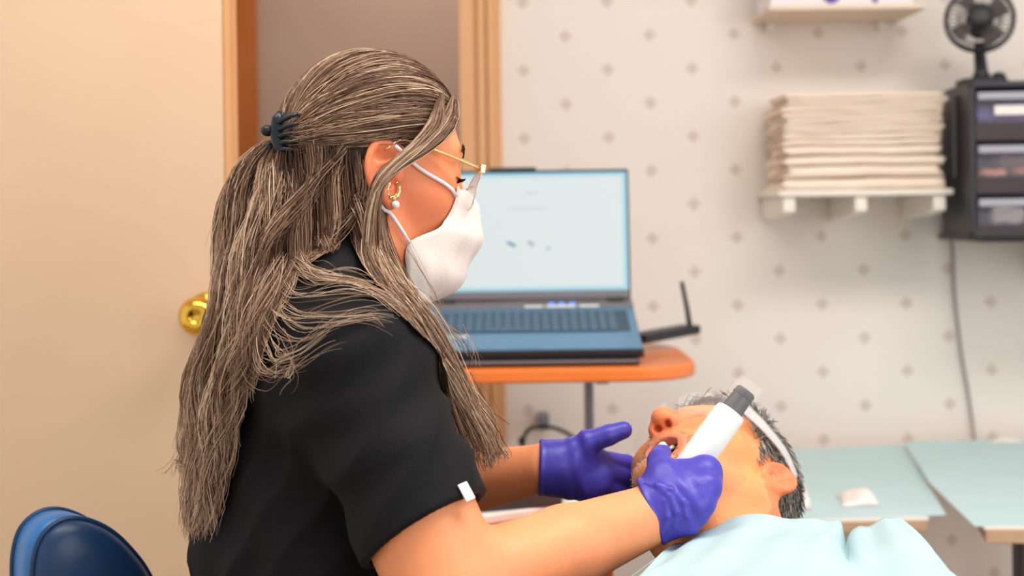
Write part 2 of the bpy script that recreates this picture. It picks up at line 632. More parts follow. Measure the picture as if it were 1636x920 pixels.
def screen_mat():
    """a bright page with a faint cyan rim, as the display shows it"""
    m, nt, b = new_mat('lit display')
    N, L = nt.nodes, nt.links
    tc = N.new('ShaderNodeTexCoord')
    sp = N.new('ShaderNodeSeparateXYZ')
    L.new(tc.outputs['Generated'], sp.inputs[0])
    dd = []
    for o, k in ((0, 1.45), (2, 1.0)):
        a = N.new('ShaderNodeMath'); a.operation = 'SUBTRACT'; a.inputs[1].default_value = 0.5
        L.new(sp.outputs[o], a.inputs[0])
        c = N.new('ShaderNodeMath'); c.operation = 'ABSOLUTE'; L.new(a.outputs[0], c.inputs[0])
        d = N.new('ShaderNodeMath'); d.operation = 'SUBTRACT'; d.inputs[0].default_value = 0.5; L.new(c.outputs[0], d.inputs[1])
        e = N.new('ShaderNodeMath'); e.operation = 'MULTIPLY'; e.inputs[1].default_value = k; L.new(d.outputs[0], e.inputs[0])
        dd.append(e.outputs[0])
    mn = N.new('ShaderNodeMath'); mn.operation = 'MINIMUM'; L.new(dd[0], mn.inputs[0]); L.new(dd[1], mn.inputs[1])
    rp = N.new('ShaderNodeValToRGB')
    rp.color_ramp.elements[0].position = 0.0
    rp.color_ramp.elements[0].color = lin('7CCFEA')
    rp.color_ramp.elements[1].position = 0.045
    rp.color_ramp.elements[1].color = lin('E3EEEC')
    L.new(mn.outputs[0], rp.inputs[0])
    b.inputs['Base Color'].default_value = (0.02, 0.02, 0.02, 1)
    b.inputs['Roughness'].default_value = 0.3
    L.new(rp.outputs[0], b.inputs['Emission Color'])
    b.inputs['Emission Strength'].default_value = 0.9
    return m


scr = SB((0, -0.0006, 0.016 + (SH - 0.022) / 2), (LW - 0.012, 0.002, SH - 0.022)).build('display', screen_mat(), lap)


def ink(name, col, px0, px1, py0, py1, tilt=0.0):
    mm = mat(name + ' pixels', '101010', 0.4, emit=col, estr=0.85)
    sc = LW / 330.0
    cx = ((px0 + px1) / 2 - 850) * sc
    cz = SH - ((py0 + py1) / 2 - 273) * sc * 1.11
    SB((0, 0, 0), (1, 1, 1))
    q = MB().box((0, 0, 0), ((px1 - px0) * sc, 0.0006, max(0.0008, (py1 - py0) * sc)), roty(tilt)).move(np.eye(3), (cx, -0.0018, cz)).move(SR, hp)
    o = q.build(name, mm, lap)
    return o


ink('page_graphic', '6F98B0', 811, 826, 381, 386, 25)
ink('page_graphic', '9AA8AC', 845, 856, 381, 385, 30)
ink('page_graphic', '9CB4B8', 877, 881, 388, 393, 30)
ink('page_text', 'CFDADA', 842, 862, 307, 309)
ink('page_text', 'CFDADA', 856, 861, 286, 288)
ink('page_text', 'C2D2D6', 965, 1000, 458, 460)
ink('page_text', 'DCE8E8', 815, 880, 330, 333)
ink('task_bar', 'A8D6E0', 816, 850, 474, 478)
ink('task_bar', 'A8D6E0', 862, 915, 474, 478)
ink('task_bar', '8FBCD0', 770, 777, 474, 479)

# wireless adapter with a raised antenna, behind the laptop's corner
ad = thing('wireless_adapter', 'small black adapter box with one raised antenna', 'adapter', at(1060, 540, 2.66))
a0, a1 = at(1016, 543, 2.56), at(1104, 527, 2.70)
ax = unit(a1 - a0)
AR = np.stack([ax, unit(np.cross((0, 0, 1), ax)), np.cross(ax, unit(np.cross((0, 0, 1), ax)))], 1)
MB().box((a0 + a1) / 2 + np.array([0, 0, 0.002]), (np.linalg.norm(a1 - a0), 0.045, 0.017), AR).build('body', m_black, ad, bevel=0.003)
MB().box(at(1090, 524, 2.67), (0.006, 0.002, 0.004)).build('status_light', mat('violet light', '6A5AE0', 0.3, emit='6A5AF0', estr=0.8), ad)
MB().tube([at(1103, 528, 2.70), at(1098, 495, 2.71), at(1089, 450, 2.72)], [0.0055, 0.005, 0.0042], 8).build('antenna', m_black, ad, smooth=True)
MB().tube([at(1020, 543, 2.57), at(1010, 548, 2.585), at(1000, 552, 2.60)], 0.003, 6).build('lead', m_black, ad, smooth=True)

# cable with plug on the wall under the table
cb = thing('wall_cable', 'black cable looping by a grey plug under the table', 'cable', at(868, 690, 2.98))
MB().tube(smooth_path([at(834, 730, 2.96), at(835, 705, 2.96), at(845, 686, 2.97), at(866, 681, 2.985), at(890, 685, 2.97), at(915, 698, 2.95), at(935, 720, 2.94)], 30), 0.0045, 8).build('cord', m_black, cb, smooth=True)
MB().tube([at(834, 708, 2.96), at(834, 698, 2.96)], [0.009, 0.007], 10).build('ferrule', m_black, cb, smooth=True)
MB().box(at(868, 672, 3.02), (0.024, 0.05, 0.034)).build('plug', mat('grey plug', '7E8288', 0.5), cb, bevel=0.004)

# ------------------------------------------------------------------ low wooden side shelf with tray and folder
SZ = 0.69
sd = thing('side_shelf', 'low orange wooden shelf behind the gloved hands', 'shelf', (0.02, 2.0, 0))
x0, x1 = at_z(735, 860, SZ)[0], at_z(985, 800, SZ)[0]
MB().prism(round_poly([(x0, 1.84, 0.02), (x1, 1.84, 0.03), (x1, 2.2, 0.03), (x0, 2.2, 0.02)]), SZ - 0.02, SZ).build('shelf_top', m_orange, sd, bevel=0.004)
for xx in (x0 + 0.03, x1 - 0.03):
    MB().box((xx, 2.05, (SZ - 0.02) / 2), (0.022, 0.26, SZ - 0.02)).build('side_panel', m_orange, sd, bevel=0.003)
MB().box(((x0 + x1) / 2, 2.16, 0.35), (x1 - x0 - 0.08, 0.018, 0.3)).build('back_panel', m_orange, sd, bevel=0.002)
bd = thing('white_tray', 'white shallow tray lying on the low wooden shelf', 'tray', at_z(850, 830, SZ))
q = [at_z(728, 842, SZ + 0.004), at_z(926, 812, SZ + 0.004), at_z(914, 782, SZ + 0.004), at_z(728, 800, SZ + 0.004)]
MB().prism(np.array(q)[:, :2], SZ, SZ + 0.014).build('tray_body', m_white, bd, bevel=0.003)
fd = MB().prism(np.array([at_z(735, 815, SZ + 0.02), at_z(898, 801, SZ + 0.02), at_z(902, 776, SZ + 0.02), at_z(735, 790, SZ + 0.02)])[:, :2], SZ + 0.014, SZ + 0.036)
tag(fd.build('black_case', mat('dark grey case', '3A3436', 0.5, c2='413B3C', scale=30), bevel=0.004), 'flat dark case lying on the white tray', 'case')

# ------------------------------------------------------------------ wall shelf with folded linen
m_shelf = mat('white shelf enamel', 'E9E2D8', 0.4, c2='E5DDD2', scale=20)
m_linen = mat('cream folded linen', 'F0E0D0', 0.85, c2='EAD8C6', scale=14, bump=0.25, bscale=90)
sy = 2.80
sl, sr = at(1256, 300, sy)[0], at(1512, 300, sy)[0]
shz = at(1380, 303, sy)[2]
ws = thing('wall_shelf', 'white wall shelf carrying the stack of folded linen', 'shelf', ((sl + sr) / 2, WALL_Y, shz))
MB().box(((sl + sr) / 2, (sy + WALL_Y) / 2, shz - 0.006), (sr - sl + 0.03, WALL_Y - sy, 0.012)).build('board', m_shelf, ws, bevel=0.003)
for pxb in (1262, 1377, 1503):
    xb = at(pxb, 310, sy)[0]
    pr = [(WALL_Y, shz - 0.012), (WALL_Y, shz - 0.062), (WALL_Y - 0.012, shz - 0.062), (sy + 0.05, shz - 0.050), (sy + 0.006, shz - 0.042), (sy + 0.008, shz - 0.012)]
    v = [(x, y, z) for x in (xb - 0.012, xb + 0.012) for y, z in pr]
    n = len(pr)
    MB().add(v, [tuple(range(n)), tuple(range(2 * n - 1, n - 1, -1))] + [(i, n + i, n + (i + 1) % n, (i + 1) % n) for i in range(n)]).build('bracket', m_shelf, ws, bevel=0.002)
ords = ['bottom piece of', 'second from the bottom in', 'third from the bottom in', 'fourth from the bottom in', 'third from the top in', 'second from the top in', 'topmost piece of']
ys = [301, 270, 263, 233, 210, 189, 167, 146]
edge = [(300, 270), (263, 234), (231, 211), (211, 195), (195, 178), (178, 162), (162, 146)]
for i, (y0, y1) in enumerate(edge):
    z0, z1 = at(1380, y0, sy)[2], at(1380, y1, sy)[2]
    if i == 0:
        z0 = shz
    if i < 6:
        z1 = at(1380, edge[i + 1][0], sy)[2]
    th = z1 - z0 - 0.0015
    dx = random.uniform(-0.005, 0.005)
    t = thing('folded_linen', 'cream folded linen, %s the stack on the wall shelf' % ords[i], 'linen', ((sl + sr) / 2, sy + 0.11, z0), 'folded linen on the wall shelf')
    # folded cloth: front is the rounded fold, layers show at the sides
    nx, W = 14, sr - sl - 0.012
    for j, (za, zb) in enumerate(((0.0, 0.47), (0.53, 1.0))):
        zc, hh = z0 + th * (za + zb) / 2, th * (zb - za)
        prof = [(sy + 0.012 + hh * 0.5 * (1 - math.sin(a)), zc + math.cos(a) * hh / 2) for a in np.linspace(0, math.pi, 7)]
        prof += [(sy + 0.225, zc - hh / 2), (sy + 0.225, zc + hh / 2)]
        xs = np.linspace(-W / 2, W / 2, nx)
        G = []
        for x in xs:
            wv = 0.0022 * math.sin(x * 23 + i * 2.1 + j) + 0.0012 * math.sin(x * 61 + i)
            G.append([((sl + sr) / 2 + dx + x + (0.012 * RNG.uniform(-1, 1) if abs(x) > W / 2 - 0.001 else 0), y + (wv * 2 if y < sy + 0.1 else 0), z + wv * 0.5) for y, z in prof])
        G = np.array(G)
        m_ = MB()
        n = len(prof)
        fs = [(a * n + c, a * n + (c + 1) % n, (a + 1) * n + (c + 1) % n, (a + 1) * n + c) for a in range(nx - 1) for c in range(n)]
        fs += [tuple(range(n - 1, -1, -1)), tuple(range((nx - 1) * n, nx * n))]
        m_.add(G.reshape(-1, 3), fs).build('fold', m_linen, t, smooth=False)

# ------------------------------------------------------------------ upper shelf with glove box
uy = 2.84
ul, ur = at(1228, 8, uy)[0], at(1482, 8, uy)[0]
uz = at(1350, 7, uy)[2]
us = thing('upper_shelf', 'pale wooden shelf at the top edge above the linen', 'shelf', ((ul + ur) / 2, WALL_Y, uz))
MB().box(((ul + ur) / 2, (uy + WALL_Y) / 2, uz - 0.005), (ur - ul, WALL_Y - uy, 0.010)).build('board', mat('pale wood', 'E2D2C0', 0.5, c2='DAC8B4', scale=9, stretch=(1, 6, 6)), us, bevel=0.002)
for xx in (ul + 0.04, ur - 0.04):
    MB().box((xx, WALL_Y - 0.012, uz - 0.020), (0.02, 0.024, 0.02)).build('bracket', m_shelf, us, bevel=0.002)
m_box = mat('white carton', 'E6DDE2', 0.5)
m_purple = mat('purple print', '5C4A9C', 0.5)
gb = thing('glove_carton', 'white and purple carton on the upper shelf', 'carton', ((ul + ur) / 2, uy + 0.08, uz))
MB().box(((ul + ur) / 2 - 0.01, uy + 0.09, uz + 0.06), (ur - ul - 0.03, 0.16, 0.12)).build('carton_body', m_box, gb, bevel=0.002)
for p0, p1 in ((1312, 1348), (1392, 1408)):
    xa, xb = at(p0, 0, uy)[0], at(p1, 0, uy)[0]
    a = np.linspace(0, 2 * math.pi, 20, endpoint=False)
    MB().prism(np.c_[np.cos(a) * (xb - xa) / 2, np.sin(a) * 0.03], 0, 0.0012, rotx(90), ((xa + xb) / 2, uy + 0.0105, uz + 0.033)).build('printed_spot', m_purple, gb)
MB().box(((ul + ur) / 2 - 0.01, uy + 0.0098, uz + 0.085), (ur - ul - 0.05, 0.001, 0.03)).build('printed_band', m_purple, gb)

# ------------------------------------------------------------------ black drawer tower with fan
dy0, dy1 = 2.72, 2.98
DRr = rotz(-5)
dl = at(1549, 250, dy0)
dz1, dz0 = at(1549, 131, dy0)[2], at(1549, 379, dy0)[2]
du = thing('drawer_tower', 'black drawer tower with clear drawers under the fan', 'drawers', (dl[0] + 0.16, 2.85, dz0))
o0 = np.array([dl[0], dy0, 0])
W, D, H = 0.32, 0.25, dz1 - dz0
m_clear = mat('smoky clear plastic', '9A96A8', 0.2, alpha=0.16)
m_lip = mat('frosted lip', 'A9A9B6', 0.3, alpha=0.9)
m_frame = mat('black drawer frame', '26252B', 0.4, c2='2B2A30', scale=50)


def DB(c, s):
    return MB().box(c, s).move(DRr, o0)


DB((0.006, D / 2, (dz0 + dz1) / 2), (0.012, D, H)).build('side_panel', m_frame, du, bevel=0.002)
DB((W - 0.006, D / 2, (dz0 + dz1) / 2), (0.012, D, H)).build('side_panel', m_frame, du, bevel=0.002)
DB((W / 2, D / 2, dz1 - 0.005), (W, D, 0.012)).build('top_panel', m_frame, du, bevel=0.002)
DB((W / 2, D / 2, dz0 + 0.005), (W, D, 0.012)).build('bottom_panel', m_frame, du, bevel=0.002)
DB((W / 2, D - 0.004, (dz0 + dz1) / 2), (W, 0.008, H)).build('back_panel', m_frame, du, bevel=0.002)
DB((-0.004, D * 0.45, (dz0 + dz1) / 2 + 0.05), (0.006, 0.012, H * 0.55)).build('side_rib', mat('grey rib', '5E5A60', 0.4), du, bevel=0.001)
rows = [(147, 197, 226), (232, 284, 311), (317, 361, 372)]
m_strip = mat('dark brown drawer rail', '3A3034', 0.5)
contents = []
for i, (ya, yb, yc) in enumerate(rows):
    za, zb, zc = (at(1549, y, dy0)[2] for y in (ya, yb, yc))
    dr = DB((W / 2, 0.004, (za + zb) / 2), (W - 0.03, 0.003, za - zb)).build('drawer', m_clear, du)
    DB((W / 2, 0.125, zb - 0.001), (W - 0.03, 0.23, 0.002)).build('drawer_floor', m_clear, dr)
    DB((W / 2, -0.004, za - 0.009), (W - 0.03, 0.016, 0.014)).build('drawer_lip', m_lip, dr, bevel=0.002)
    DB((W / 2, 0.006, (zb + zc) / 2), (W - 0.024, 0.012, zb - zc - 0.002)).build('rail', m_strip, du, bevel=0.001)
    contents.append((za, zb))


def pouch(name, lab, cat, c, s, m, seed):
    """soft lumpy packet: a squashed, crumpled box"""
    r = np.random.default_rng(seed)
    n = 12
    b = MB().ball((0, 0, 0), 1.0, n=n * 2)
    v = b.v[0]
    v = np.sign(v) * np.abs(v) ** 0.55
    v += 0.10 * np.sin(v[:, [1, 2, 0]] * 5 + r.uniform(0, 6, 3)) + 0.05 * np.sin(v[:, [2, 0, 1]] * 11 + r.uniform(0, 6, 3))
    b.v[0] = v * np.asarray(s) / 2
    b.move(DRr, np.array(c))
    return tag(b.build(name, m, smooth=True), lab, cat)


def dpt(px, py, d):
    p = at(px, py, dy0 + d)
    return p


m_vio = mat('violet glove film', '7A68C8', 0.5, c2='6A58B4', scale=30)
m_tan = mat('peach wrapper', 'E8A880', 0.6, c2='D89068', scale=40)
m_wht = mat('white gauze cloth', 'F2ECE8', 0.8, c2='E8E0DC', scale=40)
pouch('packet', 'violet packet at the left of the top clear drawer', 'packet', dpt(1574, 184, 0.045), (0.045, 0.05, 0.03), m_vio, 1)
pouch('packet', 'violet packet behind the white label in the top clear drawer', 'packet', dpt(1612, 176, 0.07), (0.06, 0.05, 0.045), m_vio, 2)
DB((0.09 , -0.0005, at(1549, 177, dy0)[2]), (0.085, 0.002, 0.018)).build('paper_label', m_wht, du, bevel=0.0005)
pouch('packet', 'peach packet at the left of the middle clear drawer', 'packet', dpt(1584, 276, 0.045), (0.055, 0.05, 0.017), m_tan, 3)
pouch('packet', 'peach packet at the frame edge in the middle clear drawer', 'packet', dpt(1630, 272, 0.045), (0.045, 0.05, 0.017), m_tan, 4)
pouch('packet', 'dusky packet behind the peach packets in the middle drawer', 'packet', dpt(1612, 260, 0.10), (0.07, 0.05, 0.03), mat('dusky wrapper', 'B89C98', 0.6), 5)
pouch('gauze_bundle', 'white gauze bundle in the bottom clear drawer', 'gauze', dpt(1604, 344, 0.045), (0.066, 0.05, 0.036), m_wht, 6)

# bracket shelf that carries the tower
tsx = dl[0] + W / 2
tsl = thing('tower_shelf', 'thin black shelf under the drawer tower', 'shelf', (tsx, WALL_Y, dz0))
MB().box((tsx + 0.02, 2.90, dz0 - 0.007), (W * 0.9, 0.30, 0.008)).build('board', m_frame, tsl)
MB().box((tsx + 0.1, WALL_Y - 0.06, dz0 - 0.05), (0.02, 0.12, 0.08)).build('bracket', m_frame, tsl)

# fan
fy = 2.84
fc = at(1565, 33, fy)
fb = at(1568, 129, fy)
fb[2] = dz1 + 0.001
fan = thing('desk_fan', 'small round black desk fan on the drawer tower', 'fan', fb)
tilt = unit([-0.28, -0.9, 0.25])
FR = frame_from(tilt)
RR = 0.066
fb_ = MB()
fb_.prism(round_poly([(-0.045, -0.04, 0.02), (0.045, -0.04, 0.02), (0.045, 0.04, 0.02), (-0.045, 0.04, 0.02)], 5), 0, 0.014)
fb_.move(np.eye(3), fb).build('base', m_black, fan, bevel=0.003)
MB().ball(fb + (0.028, -0.02, 0.017), (0.014, 0.014, 0.01)).build('switch', m_black, fan, smooth=True)
MB().tube([fb + (0, 0, 0.008), fb + (0, 0, 0.03), fc + FR[:, 2] * -0.03 + (0, 0, -RR * 0.9), fc - FR[:, 2] * 0.03 + (0, 0, -RR * 0.5)], [0.024, 0.013, 0.012, 0.012], 12).build('neck', m_black, fan, smooth=True)
MB().lathe([(0.005, -0.05), (0.022, -0.046), (0.027, -0.03), (0.027, -0.005), (0.02, 0.0)], fc, FR[:, 2], 20).build('motor', m_black, fan, smooth=True)
MB().lathe([(0.004, 0.0), (0.019, 0.002), (0.02, 0.016), (0.015, 0.022), (0.002, 0.024)], fc, FR[:, 2], 20).build('hub', m_black, fan, smooth=True)
m_blade = mat('smoke grey blade', '6E6663', 0.35)
for k in range(4):
    a0 = k * math.pi / 2 + 0.4
    G = []
    for rr in np.linspace(0.017, RR * 0.86, 6):
        row = []
        for s in np.linspace(-0.5, 0.5, 6):
            an = a0 + s * (0.95 - 0.25 * rr / RR) + rr * 4
            row.append(fc + FR @ np.array([rr * math.cos(an), rr * math.sin(an), 0.008 + s * 0.022]))
        G.append(row)
    MB().grid(np.array(G), 0.0012).build('blade', m_blade, fan, smooth=True)
for zz, side_ in ((0.034, 'front_guard'), (-0.022, 'rear_guard')):
    g = MB()
    for rr, zk in ((RR, 0.25), (RR * 0.93, 0.7), (RR * 0.62, 0.95), (RR * 0.33, 1.0)):
        a = np.linspace(0, 2 * math.pi, 41)
        P = fc + (FR @ np.stack([rr * np.cos(a), rr * np.sin(a), np.full(41, 0.006 + (zz - 0.006) * zk)])).T
        g.tube(P, 0.0032 if rr == RR else 0.0011, 6, cap=False)
    for k in range(36):
        a = k * 2 * math.pi / 36
        P = [fc + FR @ np.array([rr * math.cos(a), rr * math.sin(a), 0.006 + (zz - 0.006) * zk]) for rr, zk in ((RR * 0.3, 1.0), (RR * 0.62, 0.95), (RR * 0.93, 0.7), (RR, 0.25))]
        g.tube(P, 0.0009, 4, cap=False)
    g.build(side_, m_black, fan, smooth=True)
MB().lathe([(0.002, 0.030), (0.023, 0.030), (0.024, 0.034), (0.016, 0.037), (0.001, 0.038)], fc, FR[:, 2], 20).build('badge', m_black, fan, smooth=True)

# thin cord down the wall
cdp = smooth_path([at(1515, 360, 3.035), at(1522, 400, 3.04), at(1525, 470, 3.042), at(1535, 560, 3.04), at(1547, 630, 3.04), at(1557, 705, 3.03), at(1560, 760, 3.03)], 40)
tag(MB().tube(cdp, 0.0032, 6).build('hanging_cord', mat('grey cord', '8F8A88', 0.5), smooth=True), 'thin grey cord hanging down the wallpaper below the drawer tower', 'cord')

# ------------------------------------------------------------------ instrument trays with blue paper
m_bib = mat('pale blue tray paper', 'C4DCE0', 0.8, c2='BDD7DC', scale=10, bump=0.15, bscale=60)
m_trayedge = mat('tan tray edge', 'C4A78C', 0.4, c2='B89878', scale=12)
m_trayrim = mat('white tray rim', 'EDE6DE', 0.4)
m_dark = mat('dark grey metal', '4A4448', 0.4, 0.4)


def flat(pts, z):
    return np.array([at_z(x, y, z)[:2] for x, y in pts])


def slab(name, m, pts, z0, z1, parent, bevel=0.002):
    p = flat(pts, z1)
    if np.cross(p[1] - p[0], p[2] - p[1]) < 0:
        p = p[::-1]
    return MB().prism(p, z0, z1).build(name, m, parent, bevel=bevel)


tz = 0.612
tray1 = thing('instrument_tray', 'tan tray beside the reclining head covered with pale blue paper', 'tray', at_z(1360, 770, tz), 'instrument trays')
slab('tray_body', m_trayedge, [(1150, 836), (1482, 830), (1430, 722), (1150, 730)], tz - 0.022, tz - 0.003, tray1)
slab('tray_rim', m_trayrim, [(1150, 833), (1484, 827), (1432, 719), (1150, 727)], tz - 0.005, tz, tray1, 0.001)
p1 = tag(slab('tray_paper', m_bib, [(1160, 831), (1512, 822), (1446, 711), (1160, 722)], tz, tz + 0.0015, None, 0.0004), 'pale blue paper sheet on the tray next to the reclining head', 'paper', 'tray papers')
tz2 = 0.622
tray2 = thing('instrument_tray', 'tan tray at the right edge covered with pale blue paper', 'tray', at_z(1600, 770, tz2), 'instrument trays')
slab('tray_body', m_trayedge, [(1575, 846), (1790, 846), (1720, 705), (1490, 712)], tz2 - 0.025, tz2 - 0.003, tray2)
slab('tray_rim', m_trayrim, [(1572, 842), (1792, 842), (1720, 703), (1488, 710)], tz2 - 0.005, tz2, tray2, 0.001)
tag(slab('tray_paper', m_bib, [(1557, 840), (1800, 837), (1725, 698), (1446, 706), (1484, 770)], tz2, tz2 + 0.0015, None, 0.0004), 'pale blue paper sheet on the tray at the right edge', 'paper', 'tray papers')
for tr_, pxs, z_, mm in ((tray1, ((1300, 760), (1300, 820)), tz, m_dark), (tray2, ((1640, 800), (1720, 740)), tz2, m_dark)):
    for (a, c) in pxs:
        p = at_z(a, c, z_)
        MB().box((p[0], p[1], (z_ - 0.025) / 2), (0.04, 0.04, z_ - 0.025)).build('leg', mm, tr_, bevel=0.004)


def gauze(lab, px, py, z, sx, sy, sz, seed):
    c = at_z(px, py, z)
    r = np.random.default_rng(seed)
    n = 14
    u = np.linspace(-1, 1, n)
    A, B = np.meshgrid(u, u)
    h = (1 - np.abs(A) ** 6) * (1 - np.abs(B) ** 6)
    ph = r.uniform(0, 6, 4)
    Z = sz * h * (0.65 + 0.2 * np.sin(A * 3 + ph[0]) + 0.2 * np.sin(B * 4 + A * 2 + ph[1])) + 0.0008
    X = A * sx / 2 * (1 + 0.08 * np.sin(B * 3 + ph[2])) + 0.10 * sx * B
    Yy = B * sy / 2 * (1 + 0.08 * np.sin(A * 3 + ph[3]))
    G = np.stack([c[0] + X, c[1] + Yy, z + Z], 2)
    return tag(MB().grid(G, 0.0006).build('gauze_pad', m_wht, smooth=True), lab, 'gauze', 'white gauze on the trays')


gauze('white gauze pad in the middle of the blue tray paper', 1371, 800, tz + 0.002, 0.062, 0.09, 0.022, 3)
gauze('white gauze pad on the blue paper just behind the gray hair', 1274, 806, tz + 0.002, 0.04, 0.09, 0.035, 5)
gauze('white gauze strip at the back of the tray at the right edge', 1608, 706, tz2 + 0.002, 0.065, 0.03, 0.007, 8)

# unseen window and hallway lamp, both added to dress the fill lights
from mathutils import Euler
wR = np.array(Euler((math.radians(75), 0, math.radians(50))).to_matrix())
wc = np.array([1.9, -0.9, 1.7])
win = bpy.data.objects.new('added_window_1', None)
COL.objects.link(win)
struct(win)
win['label'] = 'white framed window added around the unseen fill light'
for c_, s_ in (((-0.73, 0, 0.03), (0.06, 1.42, 0.06)), ((0.73, 0, 0.03), (0.06, 1.42, 0.06)), ((0, 0.68, 0.03), (1.52, 0.06, 0.06)), ((0, -0.68, 0.03), (1.52, 0.06, 0.06))):
    MB().box(c_, s_).move(wR, wc).build('added_frame', m_white, win, bevel=0.004)
MB().box((0, 0, 0.06), (1.42, 1.32, 0.006)).move(wR, wc).build('pane', mat('glowing added pane', 'F2F6FA', 0.1, emit='F4F8FF', estr=0.8), win)  # glowing pane, added together with the frame
hl_ = thing('added_hall_lamp', 'round white ceiling lamp added for the hallway fill light', 'ceiling lamp', (-0.3, 3.9, 2.6))
MB().lathe([(0.05, 0.0), (0.22, -0.01), (0.24, -0.04), (0.20, -0.09), (0.12, -0.12), (0.01, -0.125)], (-0.3, 3.9, 2.6), n=28).build('shade', m_diff, hl_, smooth=True)
MB().lathe([(0.25, 0.0), (0.255, -0.012), (0.24, -0.02)], (-0.3, 3.9, 2.6), n=28).build('rim', m_white, hl_, smooth=True)

# ------------------------------------------------------------------ organic surfaces: signed distances + surface nets
f32 = np.float32


def rcone(P, a, b, ra, rb=None):
    a, b = np.asarray(a, f32), np.asarray(b, f32)
    rb = ra if rb is None else rb
    ba = b - a
    pa = P - a
    t = np.clip(pa @ ba / (ba @ ba + 1e-12), 0, 1)
    return np.sqrt(((pa - t[:, None] * ba) ** 2).sum(1)) - (ra + (rb - ra) * t).astype(f32)


def ell(P, c, r, R=None):
    q = P - np.asarray(c, f32)
    if R is not None:
        q = q @ np.asarray(R, f32)
    r = np.asarray(r, f32)
    q = q / r
    k0 = np.sqrt((q * q).sum(1))
    k1 = np.sqrt(((q / r) ** 2).sum(1)) + 1e-9
    return k0 * (k0 - 1) / k1


def smin(a, b, k):
    h = np.clip(0.5 + 0.5 * (b - a) / k, 0, 1)
    return b * (1 - h) + a * h - k * h * (1 - h)


def smax(a, b, k):
    return -smin(-a, -b, k)


def near(P, c, r, fn):
    """evaluate fn only near c; far away a safe positive distance"""
    d = np.sqrt(((P - np.asarray(c, f32)) ** 2).sum(1))
    m = d < r
    out = (d - r * 0.75).astype(f32)
    if m.any():
        out[m] = fn(P[m])
    return out


def mesh_sdf(fn, lo, hi, h):
    lo, hi = np.asarray(lo, float), np.asarray(hi, float)
    n = 8
    nb = np.ceil((hi - lo) / (h * n)).astype(int)
    bi = np.stack(np.meshgrid(*[np.arange(k) for k in nb], indexing='ij'), -1).reshape(-1, 3)
    ctr = (lo + (bi + 0.5) * n * h).astype(f32)
    d = np.concatenate([fn(c) for c in np.array_split(ctr, max(1, len(ctr) // 200000))])
    bi = bi[np.abs(d) < n * h * 0.87 * 1.5]
    dims = nb * n + 2
    loc = np.stack(np.meshgrid(*[np.arange(n + 1)] * 3, indexing='ij'), -1).reshape(-1, 3)
    cid = lambda c: (c[..., 0] * dims[1] + c[..., 1]) * dims[2] + c[..., 2]
    corner = np.array([(x, y, z) for x in (0, 1) for y in (0, 1) for z in (0, 1)])
    cedges = [(a, b) for a in range(8) for b in range(a + 1, 8) if np.abs(corner[a] - corner[b]).sum() == 1]
    ids, pos, quads = [], [], []
    for part in np.array_split(bi, max(1, len(bi) // 400)):
        if not len(part):
            continue
        gi = part[:, None, :] * n + loc[None]
        val = fn((lo + gi.reshape(-1, 3) * h).astype(f32)).reshape(len(part), n + 1, n + 1, n + 1)
        sg = val < 0
        cs = [sg[:, c[0]:n + c[0], c[1]:n + c[1], c[2]:n + c[2]] for c in corner]
        tot = sum(c.astype(np.int8) for c in cs)
        act = np.argwhere((tot > 0) & (tot < 8))
        if len(act):
            b_, ijk = act[:, 0], act[:, 1:]
            vv = np.stack([val[b_, ijk[:, 0] + c[0], ijk[:, 1] + c[1], ijk[:, 2] + c[2]] for c in corner], 1)
            acc = np.zeros((len(act), 3))
            cnt = np.zeros(len(act))
            for a, b in cedges:
                m = (vv[:, a] < 0) != (vv[:, b] < 0)
                t = vv[m, a] / (vv[m, a] - vv[m, b])
                acc[m] += corner[a] + t[:, None] * (corner[b] - corner[a])
                cnt[m] += 1
            cell = part[b_] * n + ijk
            ids.append(cid(cell))
            pos.append(lo + (cell + acc / cnt[:, None]) * h)
        for ax in range(3):
            o1, o2 = (ax + 1) % 3, (ax + 2) % 3
            sl0 = [slice(0, n)] * 3
            sl1 = list(sl0)
            sl1[ax] = slice(1, n + 1)
            s0, s1 = sg[(slice(None), *sl0)], sg[(slice(None), *sl1)]
            e = np.argwhere(s0 != s1)
            if not len(e):
                continue
            fl = s0[tuple(e.T)]
            cell = part[e[:, 0]] * n + e[:, 1:]
            d1, d2 = np.zeros(3, int), np.zeros(3, int)
            d1[o1] = 1
            d2[o2] = 1
            q = np.stack([cid(cell - d1 - d2), cid(cell - d2), cid(cell), cid(cell - d1)], 1)
            q[~fl] = q[~fl][:, ::-1]
            quads.append(q)
    ids, first = np.unique(np.concatenate(ids), return_index=True)
    pos = np.concatenate(pos)[first]
    Q = np.concatenate(quads)
    k = np.searchsorted(ids, Q)
    k = np.clip(k, 0, len(ids) - 1)
    ok = (ids[k] == Q).all(1)
    return pos, k[ok]


def sdf_grad(fn, P, e=0.002):
    P = P.astype(f32)
    d0 = fn(P)
    g = np.stack([fn(P + np.eye(3, dtype=f32)[i] * e) - d0 for i in range(3)], 1)
    return g / (np.linalg.norm(g, axis=1, keepdims=True) + 1e-9)


